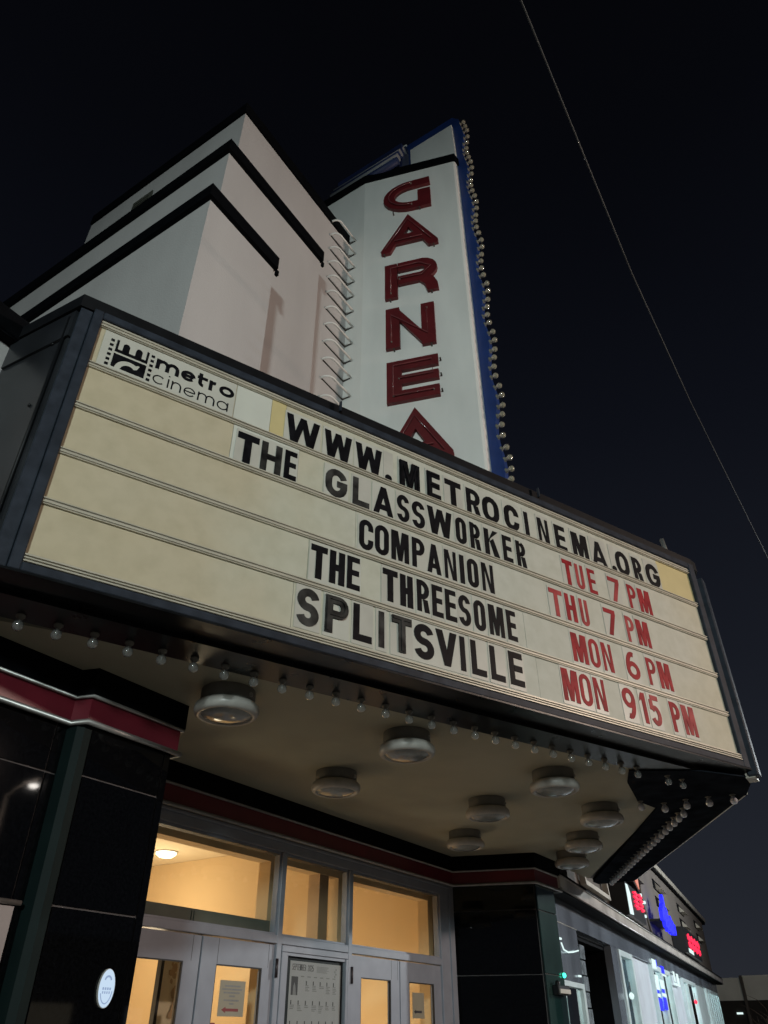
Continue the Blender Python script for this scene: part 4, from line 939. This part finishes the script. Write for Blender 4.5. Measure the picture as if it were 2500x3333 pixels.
# lit signs on the neighbour (each mounted on its own)
S1 = thing('shop_sign', NF(5.4, 3.65, .2), 'black sign box with white face and red characters nearest the marquee', 'shop sign')
B().box(NF, 4.95, 6.82, 3.40, 3.96, .02, .34).obj('box', M['screen_dark'], S1)
B().prism(NF, [(5.00, 3.42), (5.38, 3.44), (5.34, 3.70), (5.38, 3.80), (5.20, 3.93), (5.00, 3.93)], .341, .35).obj('white_face', M['e_white'], S1)
b = B()
for t0, z0 in ((5.72, 3.78), (5.72, 3.62), (6.30, 3.80), (6.30, 3.64)):
    b.box(NF, t0, t0 + .48, z0, z0 + .035, .341, .37); b.box(NF, t0, t0 + .42, z0 + .075, z0 + .105, .341, .371); b.box(NF, t0 + .20, t0 + .27, z0 - .03, z0 + .13, .341, .372)
b.obj('red_characters', M['e_red'], S1)
S2 = thing('awning_sign', NF(5.9, 4.2, .2), 'curved orange glowing sign above the first shop sign', 'shop sign')
B().prism(NF, [(5.2, 4.10)] + [(5.2 + .09 * i, 4.13 + .30 * math.sin(PI * i / 34)) for i in range(18)] + [(6.75, 3.98), (6.2, 4.12)], .05, .33).obj('box', M['screen_dark'], S2)
B().prism(NF, [(5.45, 4.20), (5.9, 4.36), (6.5, 4.40), (6.78, 4.40), (6.74, 4.05), (6.4, 4.16), (5.9, 4.22)], .331, .345).obj('lit_face', M['e_orange'], S2)
S3 = thing('blue_sign', NF(10.8, 4.0, .1), 'glowing blue irregular lettered sign in the middle of the shop wall', 'shop sign')
b = B()
xs = [(9.75, 3.80, 4.08), (10.02, 3.68, 4.20), (10.28, 3.62, 4.42), (10.55, 3.64, 4.16), (10.82, 3.62, 4.00), (11.1, 3.62, 4.04), (11.38, 3.68, 3.96), (11.65, 3.66, 3.84)]
for i, (t0, z0, z1) in enumerate(xs):
    b.prism(NF, [(t0, z0), (t0 + .20, z0), (t0 + .26, z1 - .05), (t0 + .12, z1), (t0 + .02, z1 - .08)], .28, .36); b.box(NF, t0 + .21, t0 + .335, z0 + .05 + .1 * (i % 3), z0 + .15 + .1 * (i % 3), .28, .35)
b.obj('lit_characters', M['e_blue'], S3); B().box(NF, 9.8, 11.8, 3.80, 3.84, .02, .279).obj('mounting_rail', M['screen_dark'], S3)
S4 = thing('shop_sign', NF(15.3, 3.75, .2), 'black sign box with red characters near the far end of the shop wall', 'shop sign')
B().box(NF, 13.75, 17.5, 3.42, 4.05, .02, .36).obj('box', M['screen_dark'], S4)
b = B()
for i in range(4):
    t0 = 14.35 + .78 * i
    for z0 in (3.60, 3.78): b.box(NF, t0, t0 + .66, z0, z0 + .12, .361, .38); b.box(NF, t0 + .25, t0 + .40, z0 - .045, z0 + .165, .361, .381)
b.obj('red_characters', M['e_red'], S4); B().box(NF, 14.1, 15.2, 3.45, 3.55, .361, .37).obj('white_face', M['e_white'], S4)
S5 = thing('wall_emblem', NF(3.4, 3.72, .1), 'pale triangular sign outline behind the end of the marquee', 'shop sign')
b = B(); b.strip(NF, [(2.3, 3.96), (2.5, 3.62), (4.45, 3.62), (4.3, 3.95)], .07, .02, .12, True); b.obj('outline', M['nb_strip'], S5)
for (t0, z0), lab in (((8.05, 4.12), 'upper small white spot lamp on the shop wall'), ((8.45, 4.02), 'middle small white spot lamp on the shop wall'), ((8.2, 3.72), 'lower white flood lamp on the shop wall')):
    t_ = thing('spot_lamp', NF(t0, z0, .1), lab, 'spot lamp', 'spot lamps on the shop wall')
    B().lathe(NF(t0, z0, .12), NF.N, [(.028, 0), (.034, .06), (.028, .07), (0, .07)], 12).obj('head', M['e_white'], t_); B().tube([NF(t0, z0 + .1, .0), NF(t0, z0, .12)], .012, 6).obj('bracket', M['steel'], t_)
# (reflections in the shop windows, drawn as glowing marks)
W1 = thing('window_reflection', NF(9.5, 2.6, .02), 'white and blue glowing marks drawn as glass reflections in the middle shop bay', 'window reflection')
b = B()
for t0, t1, z0, z1 in ((8.95, 9.5, 2.80, 2.98), (8.98, 9.40, 2.40, 2.68), (9.62, 10.2, 2.45, 2.62), (9.62, 10.3, 2.30, 2.36), (9.0, 9.35, 2.27, 2.33), (10.3, 10.9, 2.72, 2.76), (12.3, 12.6, 2.70, 2.92), (12.9, 13.3, 2.68, 2.90), (12.2, 13.4, 2.62, 2.67)): b.box(NF, t0, t1, z0, z1, .022, .03)
b.obj('white_parts', M['e_white'], W1)  # glowing boxes stand in for white and blue reflections
b = B()
for t0, t1, z0, z1 in ((9.0, 9.4, 2.02, 2.25), (9.65, 10.15, 2.05, 2.28), (9.75, 10.1, 2.37, 2.44), (9.52, 9.62, 2.85, 2.99), (10.25, 10.7, 2.78, 2.92)): b.box(NF, t0, t1, z0, z1, .022, .03)
b.obj('blue_parts', M['e_blue'], W1)
for (t0, z0, m_, lab) in ((16.05, 2.30, 'e_red', 'round red lamp hanging in the far shop window'), (5.35, 2.10, 'e_white', 'white lamp glowing on the nearest shop window frame')):
    t_ = thing('window_lamp', NF(t0, z0, .05), lab, 'lamp'); B().lathe(NF(t0, z0 + .12, .06), (0, 0, -1), [(.01, 0), (.04, .03), (.045, .06), (.03, .10), (0, .11)], 12).obj('globe', M[m_], t_)
    B().tube([NF(t0, z0 + .28, .06), NF(t0, z0 + .10, .06)], .006, 5).obj('cord', M['cap'], t_)

# ------------------------------------------------------------------ far building, bare tree, cable, star
FB = thing('far_building', (60, 11, 0), 'distant dark building with two pale panels along its top', 'building')
FF = Fr((58, 0, 0), (0, -1, 0), N=(-1, 0, 0))
B().box(FF, -13.5, -6.3, 0, 3.3, -8, 0).obj('wall', M['far_dark'], FB)
B().box(FF, -12.6, -10.62, 3.31, 4.5, -.2, .1).obj('top_panel', M['far_pale'], FB); B().box(FF, -10.5, -8.0, 3.31, 4.6, -.2, .1).obj('top_panel', M['far_pale'], FB)
for u in (-10.56, -7.85): B().box(FF, u - .08, u + .08, 0, 4.6, .1, .3).obj('post', M['nb_wall'], FB)
for u, z in ((-11.3, 2.6), (-11.9, 1.9)):
    t_ = thing('far_lamp', (57.7, -u, z), 'tiny white lamp on the distant building, %s of two' % ('upper' if z > 2 else 'lower'), 'lamp', 'lamps on the distant building')
    B().box(FF, u, u + .36, z, z + .10, .02, .06).obj('lens', M['e_white'], t_)
def tree(x, y, h, lab, seed):
    random.seed(seed); t = thing('bare_tree', (x, y, 0), lab, 'tree')
    b = B(); b.tube([(x, y, 0), (x + .05, y, h * .4), (x, y + .1, h * .7)], [.09, .07, .04], 8); b.obj('trunk', M['bark'], t)
    b = B()
    for k in range(26):
        z = h * random.uniform(.35, .75); a_ = random.uniform(0, 2 * PI); l = random.uniform(.4, 1.1)
        p = [V((x, y, z))]; 
        for j in range(3): p.append(p[-1] + V((math.cos(a_) * l / 3, math.sin(a_) * l / 3, l / 3 * random.uniform(.3, 1)))); a_ += random.uniform(-.6, .6)
        b.tube(p, [.025, .016, .010, .004], 5)
    b.obj('branches', M['bark'], t)
tree(37.2, 6.1, 3.0, 'thin bare tree at the far corner of the shop building', 3)
tree(38.0, 1.0, 3.1, 'bare tree at the right edge of the picture', 5)
CB = B().tube([(-30, .9, 8.25), (-8, .5, 8.05), (2.5, .35, 8.0), (5.4, .40, 8.0), (7.7, .37, 8.0), (12.1, .23, 8.0), (25, .05, 8.15), (60, -.4, 8.9)], .007, 6).obj('overhead_cable', M['cable'], None, label='thin overhead cable crossing the dark sky at right', cat='cable')
sd = V((.525, .050, .85)).normalized() * 900 + V((0, 0, 1.6))
B().lathe(sd, (0, 0, 1), [(0, -.9), (.65, -.65), (.9, 0), (.65, .65), (0, .9)], 8).obj('star', M['e_star'], None, label='single faint star beside the overhead cable', cat='star')

# buildings across the street (behind the camera; seen only in the polished tiles)
AC = thing('street_building', (8, -26, 0), 'dark low building across the road, seen only as a reflection', 'building')
B().box(WORLD, -25, 40, -34, -26, -.13, 5.5).obj('wall', M['far_dark'], AC)
t_ = thing('street_wall_lamp', (22.8, -26, 3.4), 'small white lamp on the building across the road', 'lamp'); B().box(WORLD, 22.6, 23.0, -25.98, -25.9, 3.3, 3.55).obj('lens', emit('wall_lamp_lens', (1, 1, .86), 12), t_)
for k in range(9): B().box(WORLD, -20 + 6.2 * k, -17 + 6.2 * k, -25.99, -25.95, 1.0, 2.8).obj('window', emit('far_window_%d' % k, (1, .85, .6) if k % 2 else (.7, .85, 1), .25), AC)
